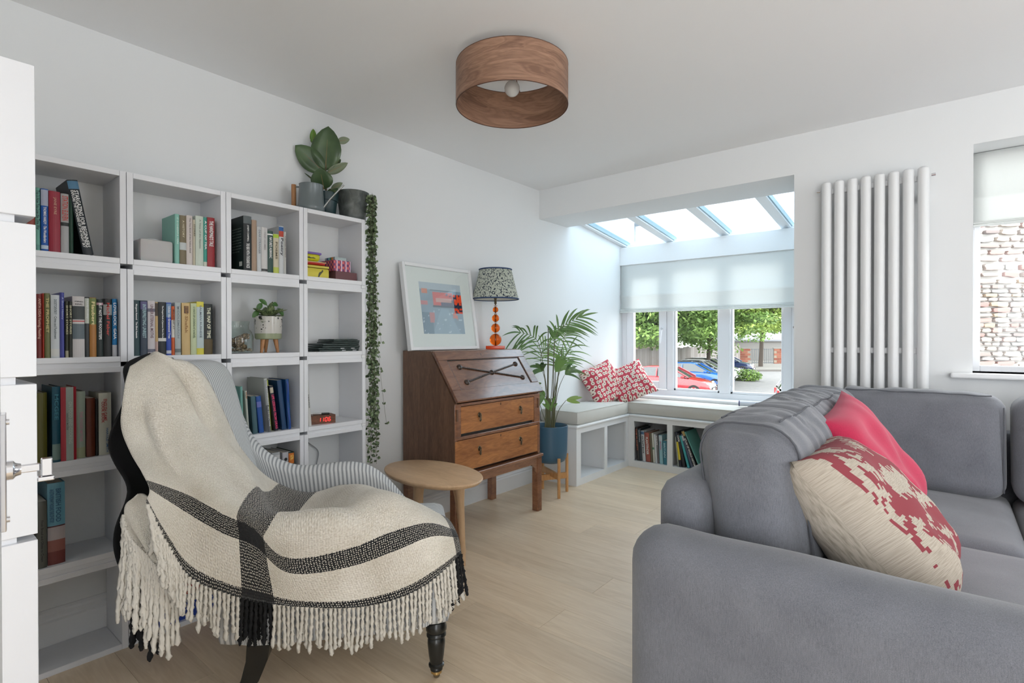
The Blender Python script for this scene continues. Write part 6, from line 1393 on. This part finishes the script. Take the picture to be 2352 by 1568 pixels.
# far pavement with kerb in front of the brick wall
def slab(name, pts, z0, z1, m):
    b = B(); b.verts([(p.x, p.y, z0) for p in pts] + [(p.x, p.y, z1) for p in pts], [(0, 1, 2, 3), (7, 6, 5, 4), (0, 4, 5, 1), (1, 5, 6, 2), (2, 6, 7, 3), (3, 7, 4, 0)]); return b.ob(name, m)
struct(slab('pavement', [W(1610, 47), W(2000, 47), W(2000, 75), W(1610, 75)], GZ, GZ + 0.14, M_pave))
struct(slab('kerb', [W(1600, 46.6), W(2000, 46.6), W(2000, 47), W(1600, 47)], GZ, GZ + 0.16, M_kerb))
M_brick = [plain(S(*c), 0.9) for c in ((138, 82, 66), (128, 74, 60), (148, 94, 76))]
def brickwall(name, label, pxa, pxb, d, h, rows):
    a, c = W(pxa, d), W(pxb, d); dirv = (c - a).normalized(); Ln = (c - a).length
    t = thing(name, label, 'wall', a, math.atan2(dirv.y, dirv.x))
    B().box(0, Ln, 0.02, 0.25, 0, h).ob('mortar', plain(S(150, 135, 120), 0.9), t, local=True)
    rh = h / rows; bl = 0.62; srcs = [B().box(0, bl - 0.03, 0, 0.03, 0.015, rh - 0.015).ob('brick', m, t, local=True) for m in M_brick]
    for s_ in srcs: s_.location = (0, 0, 0)
    first = True; k = 0
    for r_ in range(rows):
        x = -0.3 * (r_ % 2)
        while x < Ln - 0.3:
            if x >= 0:
                s_ = srcs[k % 3] if k < 3 else None; kk = rng.randrange(3)
                if s_: s_.location = (x, 0, r_ * rh)
                else: share(srcs[kk], t).location = (x, 0, r_ * rh)
                k += 1
            x += bl
    B().box(-0.05, Ln + 0.05, -0.03, 0.28, h, h + 0.08).ob('coping', plain((0.25, 0.24, 0.22), 0.9), t, local=True)
brickwall('brick_wall', 'low red brick wall across the road left of the metal gate', 1685, 1722, 58, 1.75, 7)
brickwall('brick_wall', 'low red brick wall across the road right of the metal gate', 1778, 1880, 58, 1.75, 7)
gt = thing('metal_gate', 'grey barred metal gate between brick walls', 'gate', W(1752, 58), YAW)
for k in range(11): B().box(-1.15 + k * 0.225, -1.09 + k * 0.225, 0, 0.05, 0, 1.75).ob('bar', plain((0.16, 0.17, 0.18), 0.6), gt, local=True)
for z in (0.2, 1.65): B().box(-1.2, 1.2, 0.05, 0.09, z, z + 0.08).ob('rail', plain((0.16, 0.17, 0.18), 0.6), gt, local=True)
def fence(label, a, c, h, cols, n, grp=None):
    dirv = (c - a).normalized(); Ln = (c - a).length; t = thing('board_fence', label, 'fence', a, math.atan2(dirv.y, dirv.x))
    srcs = [B().box(0, Ln / n * 0.96, 0, 0.04 + 0.02 * i, 0, h).ob('board', plain(cc_, 0.95), t, local=True) for i, cc_ in enumerate(cols)]
    for k in range(n):
        if k < len(srcs): srcs[k].location = (Ln / n * k, 0, 0)
        else: share(srcs[rng.randrange(len(srcs))], t).location = (Ln / n * k, 0, rng.uniform(-0.04, 0.04))
    B().box(0, Ln, 0.08, 0.16, h * 0.8, h * 0.86).ob('rail', plain(cols[0], 0.95), t, local=True)
fence('weathered grey board fence behind the parked cars', W(1415, 31), W(1700, 50), 2.25, [(0.25, 0.225, 0.21), (0.22, 0.195, 0.18), (0.28, 0.255, 0.24)], 70)
fence('tan board fence left of the brick wall', W(1640, 57), W(1683, 57), 2.1, [(0.34, 0.25, 0.17), (0.30, 0.22, 0.15)], 10)
# low garage roof behind
gr = thing('garage', 'low grey roofed garage behind the brick wall', 'building', W(1790, 66), YAW)
B().box(-6, 8, 0, 6, 0, 2.5).ob('wall', plain((0.22, 0.21, 0.2), 0.9), gr, local=True)
B().prism([(-0.3, 2.5), (6.3, 2.5), (6.3, 2.7), (3.0, 3.3), (-0.3, 2.7)], 0, -6.3, 8.3).ob('roof', plain((0.22, 0.23, 0.25), 0.7), gr, local=True)
hs = thing('house', 'pale pink rendered house gable behind the tree', 'building', W(1440, 62), YAW - 0.2)
B().prism([(-4, 0), (4, 0), (4, 5.2), (0, 7.4), (-4, 5.2)], 1, 0, 6).ob('wall', plain((0.40, 0.30, 0.26), 0.9), hs, local=True)
B().prism([(-4.3, 5.1), (0, 7.5), (4.3, 5.1), (4.3, 5.4), (0, 7.8), (-4.3, 5.4)], 1, -0.2, 6.2).ob('roof', plain((0.20, 0.16, 0.15), 0.9), hs, local=True)
nb = thing('neighbour_house', 'neighbouring house wall with a pale chimney seen through the left roof pane', 'building', (-5.0, 5.9, GZ))
B().box(-7, -3.12, 5.75, 6.3, GZ, 2.2).ob('wall', plain((0.45, 0.43, 0.40), 0.9), nb); B().box(-3.75, -3.07, 5.8, 6.25, 2.2, 2.60).ob('chimney', plain((0.45, 0.46, 0.47), 0.9), nb); B().box(-3.80, -3.0, 5.76, 6.29, 2.60, 2.72).ob('chimney_cap', plain((0.42, 0.43, 0.45), 0.9), nb)
# cars
M_tyre = mat('tyre', (0.015, 0.015, 0.015), 0.8); M_wheel = mat('alloy', (0.45, 0.46, 0.48), 0.3, 0.8); M_cglass = mat('car_glass', (0.05, 0.06, 0.065), 0.06)
P(M_cglass).inputs['Coat Weight'].default_value = 1.0
def car(label, pos, rz, col):
    t = thing('car', label, 'car', pos, rz, 'cars parked in the street')
    m = mat('car_paint', col, 0.25, 0.0, Coat_Weight=1.0)
    low = [(-2.0, .35), (-2.02, .62), (-1.9, .92), (-1.2, 1.0), (0.75, .98), (1.55, .86), (1.95, .68), (2.02, .45), (1.95, .25), (-1.9, .25)]
    xs = [-2.02, -1.95, -1.7, -1.2, -0.6, 0, .6, 1.0, 1.5, 1.8, 1.98, 2.03]
    def top(x): 
        pts = [(-2.02, .60), (-1.95, .90), (-1.7, .97), (-1.2, 1.0), (0.6, .99), (1.0, .95), (1.5, .86), (1.8, .76), (1.98, .62), (2.03, .45)]
        for (a, b_), (c, d) in zip(pts, pts[1:]):
            if a <= x <= c: return b_ + (d - b_) * (x - a) / (c - a)
        return pts[-1][1]
    rows = []
    for x in xs:
        w_ = 0.86 * (1 - 0.10 * max(0, (abs(x) - 1.3) / 0.75) ** 2); h = top(x); bt = 0.22 + 0.12 * max(0, (abs(x) - 1.7) / 0.35)
        rows.append([(x, -w_ * .92, bt), (x, -w_, bt + .12), (x, -w_, (bt + h) / 2 + .05), (x, -w_ * .95, h - .06), (x, -w_ * .8, h), (x, 0, h + .02), (x, w_ * .8, h), (x, w_ * .95, h - .06), (x, w_, (bt + h) / 2 + .05), (x, w_, bt + .12), (x, w_ * .92, bt)])
    b = B(); b.grid(rows, closed=True); b.verts(rows[0], [tuple(range(11))]); b.verts(rows[-1], [tuple(range(11))]); body = b.ob('body', m, t, 40, local=True)
    cab = [(-1.93, .93, .80), (-1.62, 1.38, .62), (-1.1, 1.47, .60), (-.2, 1.48, .60), (.15, 1.42, .60), (1.0, .95, .78)]
    b = B(); rows = [[(x, -0.80 if h < 1 else -w_ - .10, .95), (x, -w_, h - .04), (x, -w_ * .85, h), (x, w_ * .85, h), (x, w_, h - .04), (x, 0.80 if h < 1 else w_ + .10, .95)] for x, h, w_ in cab]
    b.grid(rows); gl = b.ob('windows', M_cglass, t, 40, local=True)
    b = B(); rows = [[(x, -w_ * .99, h - .035), (x, -w_ * .8, h + .012), (x, w_ * .8, h + .012), (x, w_ * .99, h - .035)] for x, h, w_ in cab[1:5]]; b.grid(rows); b.ob('roof', m, t, 40, local=True, solid=0.03)
    for s_ in (-1, 1):
        for x0, x1 in ((-1.62, -1.9), (-.62, -.62), (.15, .98)):
            B().tube([(x0, s_ * .66, 1.40 if x0 != .15 else 1.42), (x1, s_ * .80, .97)], 0.035, 5).ob('pillar', m, t, local=True)
        B().box(0.62, 0.80, s_ * .84 - 0.06, s_ * .84 + 0.08, .93, 1.06, 0.03).ob('mirror', m, t, local=True)
        for x in (-1.22, 1.25):
            wh = B().lathe([(0.001, -.10), (.30, -.10), (.315, -.08), (.315, .08), (.30, .10), (.21, .10), (.20, .06), (.001, .07)], 24, M=Matrix.Translation((x, s_ * .77, .315)) @ Matrix.Rotation(R(-90 * s_), 4, 'X')).ob('wheel', M_tyre, t, 40, local=True)
            b = B()
            for k in range(6): b.tube([(x, s_ * .865, .315), (x + .19 * cos(k * pi / 3), s_ * .862, .315 + .19 * sin(k * pi / 3))], 0.028, 5)
            b.ob('hub_cap', M_wheel, wh, local=True)
        B().sphere((1.86, s_ * .62, .68), .13, 10, sx=.6, sz=.6).ob('headlight', mat('lamp_glass', (.7, .72, .75), .1), t, 'all', local=True)
        B().box(-2.0, -1.93, s_ * .68 - .1, s_ * .68 + .1, .66, .9, .02).ob('tail_light', plain((.35, .01, .01), .3), t, local=True)
    B().box(2.0, 2.035, -.5, .5, .34, .5, .01).ob('grille', M_tyre, t, local=True); B().box(2.03, 2.045, -.26, .26, .36, .46).ob('number_plate', plain((.6, .6, .6)), t, local=True)
    return t
HD = YAW - R(32)
car('red hatchback parked nearest the window', W(1545, 27.5), HD, (0.30, 0.012, 0.02))
car('bright blue hatchback beside the red one', W(1598, 31.5), HD, (0.02, 0.12, 0.42))
car('white hatchback behind the blue one', W(1617, 35.5), HD, (0.26, 0.27, 0.28))
car('silver grey hatchback in the parked row', W(1632, 39), HD, (0.15, 0.155, 0.16))
car('dark navy car at the far end of the row', W(1672, 45), HD, (0.01, 0.02, 0.07))
car('white car at the right end of the view', W(1915, 20.5, GZ), HD + R(10), (0.40, 0.40, 0.41))
bsh = thing('hedge', 'small clipped green bush at the kerb by the navy car', 'bush', W(1716, 36.5))
M_leafm = lambda n, a, c: (lambda m: (link(m, ramp(m, tnoise(m, coords(m), 1.1, 3), [(0.35, a), (0.65, c)]), 'Base Color'), m)[1])(mat(n, a, 0.7))
M_l1 = M_leafm('tree_leaf', (0.11, 0.20, 0.05), (0.26, 0.40, 0.10)); M_l2 = M_leafm('tree_leaf_light', (0.26, 0.38, 0.08), (0.46, 0.58, 0.16)); M_l3 = M_leafm('tree_leaf_dark', (0.08, 0.16, 0.07), (0.17, 0.28, 0.12))
M_bark = plain((0.07, 0.055, 0.045), 0.95)
def leaves(b, c, rad, n, s0, s1, sy=1.0):
    for _ in range(n):
        d = Vector((rng.gauss(0, 1), rng.gauss(0, 1), rng.gauss(0, 1))).normalized(); r = rng.random() ** 0.35
        p = Vector(c) + Vector((d.x * rad[0], d.y * rad[1], d.z * rad[2])) * r; s_ = rng.uniform(s0, s1)
        a = Vector((rng.gauss(0, 1), rng.gauss(0, 1), rng.gauss(0, .5))).normalized(); c2 = a.cross(Vector((rng.gauss(0, .4), rng.gauss(0, .4), 1))).normalized()
        q = [b.bm.verts.new(p + a * s_), b.bm.verts.new(p + c2 * s_ * .5), b.bm.verts.new(p - a * s_), b.bm.verts.new(p - c2 * s_ * .5)]
        b.bm.faces.new(q)
def tree(label, base, H, rad, cz, n, m, s0=0.10, s1=0.20, clumps=40, tr=0.22, lean=(0, 0)):
    t = thing('tree', label, 'tree', base); o = Vector(base); top = o + Vector((lean[0], lean[1], cz))
    B().tube(curve3([o, o.lerp(top, .5) + Vector((0.1, 0, 0)), top], 5), [tr, tr * .95, tr * .9, tr * .85, tr * .8, tr * .75, tr * .7, tr * .62, tr * .55, tr * .48, tr * .4], 10).ob('trunk', M_bark, t, True)
    b = B(); st_pt = o.lerp(top, .45)
    for k in range(9):
        a = k * 2.4; e = Vector((cos(a) * rad[0] * .7, sin(a) * rad[1] * .7, rng.uniform(-.2, .6) * rad[2])); b.tube(curve3([st_pt.lerp(top, k / 12), st_pt.lerp(top + e, .5) + Vector((0, 0, .3)), top + e], 4), [tr * .35] * 4 + [tr * .2] * 4 + [tr * .06], 6)
    b.ob('branches', M_bark, t, True)
    b = B()
    for k in range(clumps):
        d = Vector((rng.gauss(0, 1), rng.gauss(0, 1), rng.gauss(0, .8))).normalized() * rng.uniform(.35, 1.0)
        c = top + Vector((d.x * rad[0], d.y * rad[1], d.z * rad[2])); k_ = rng.uniform(.22, .38)
        leaves(b, c, (rad[0] * k_, rad[1] * k_, rad[2] * k_ * .45), n // clumps, s0, s1)
    b.ob('foliage', m, t, merge=False, kind='stuff')
b = B(); leaves(b, W(1716, 36.5) + Vector((0, 0, .35)), (1.0, .7, .45), 1500, .05, .12); b.ob('foliage', M_l1, bsh, merge=False, kind='stuff')
tree('broad green tree with a dark trunk behind the red car', W(1528, 33), 9, (4.6, 4, 3.1), 5.2, 26000, M_l1, 0.09, 0.19, 90, 0.16)
tree('dense green tree in the middle window pane', W(1625, 37), 9, (4.2, 3.5, 3.6), 5.6, 26000, M_l1, 0.09, 0.19, 90, 0.16)
tree('light green street tree in the right window pane', W(1747, 52), 9, (4.8, 4.0, 3.4), 6.6, 26000, M_l2, 0.12, 0.24, 90, 0.22)
tree('dark evergreen tree at the back left of the street', W(1470, 60), 12, (6, 5, 6), 7, 12000, M_l3, 0.18, 0.34, 60, 0.3)
tree('dark tree in the distance behind the parked cars', W(1610, 66), 12, (7, 5, 5.5), 7, 12000, M_l3, 0.18, 0.34, 60, 0.3)
tree('distant green tree behind the garage', W(1830, 85), 12, (9, 5, 5), 7, 10000, M_l1, 0.25, 0.45, 60, 0.3)
tree('distant green tree between the street trees', W(1700, 88), 12, (8, 5, 5), 7, 10000, M_l1, 0.25, 0.45, 60, 0.3)
# neighbour's stone wall seen through the side window, every stone its own piece
SD = 7.2
a0 = W(2205, SD, GZ); sw_ = thing('stone_wall', 'rubble stone wall of pink and grey stones outside the side window', 'wall', a0, YAW)
struct_w = 4.0
B().box(-0.6, struct_w, 0.03, 0.4, 0, 5.2).ob('mortar', plain((0.42, 0.40, 0.38), 0.95), sw_, local=True)
SC = [S(*c) for c in ((172, 165, 160), (182, 172, 165), (165, 155, 150), (180, 158, 152), (175, 142, 136), (188, 180, 170), (172, 174, 172), (190, 172, 150), (150, 142, 140), (185, 180, 176))]
SM = [plain((c[0] * .62, c[1] * .58, c[2] * .57), 0.95) for c in SC]
stones = []
for i in range(12):
    b = B(); r_ = random.Random(i); softbox(b, (1, 0.06, 1), 0.012, 5, fn=lambda q, p: q)
    for v_ in b.bm.verts:
        f_ = 0.22 * noise.noise(v_.co * 2.2 + Vector((i * 3, 0, 0))); v_.co.x *= 1 + f_; v_.co.z *= 1 + 0.42 * noise.noise(v_.co * 1.7 + Vector((0, i * 5, 0)))
        if abs(v_.co.x) > .3 and abs(v_.co.z) > .3: v_.co.x *= .94; v_.co.z *= .9
    o = b.ob('stone', SM[i % len(SM)], sw_, 40, local=True); stones.append(o)
cnt = 0; z = 2.55
while z < 5.0 and cnt < 300:
    small = z < 3.62; hrow = rng.uniform(0.045, 0.075) if small else rng.uniform(0.06, 0.10); x = -0.25 + rng.uniform(0, .1)
    while x < 0.95:
        ln = rng.uniform(0.10, 0.26) if small else rng.uniform(0.12, 0.30)
        if cnt < 12: o = stones[cnt]
        else: o = share(stones[rng.randrange(12)], sw_)
        o.location = (x + ln / 2, 0.0 + rng.uniform(0, .012), z + hrow / 2); o.scale = (ln * rng.uniform(.85, .95), rng.uniform(.7, 1.5), hrow * rng.uniform(.55, .92)); o.rotation_euler.y = rng.uniform(-.05, .05); cnt += 1; x += ln + (0.008 if small else 0.018)
    z += hrow + (0.004 if small else 0.015)
b = B()      # the rest of the same wall, stones joined
for z0_, z1_b, xa_, xb_b in ((0.0, 2.53, -0.5, 3.9), (2.55, 5.1, 1.25, 3.9)):
    z = z0_
    while z < z1_b:
        hrow = rng.uniform(0.06, 0.10); x = xa_
        while x < xb_b:
            ln = rng.uniform(0.12, 0.30); b.box(x, x + ln * .92, -0.02, 0.032, z, z + hrow * .85); x += ln
        z += hrow
b.ob('more_stones', SM[1], sw_, local=True, kind='stuff', merge=False)
bpy.data.objects.remove(_fo); bpy.data.curves.remove(_font)
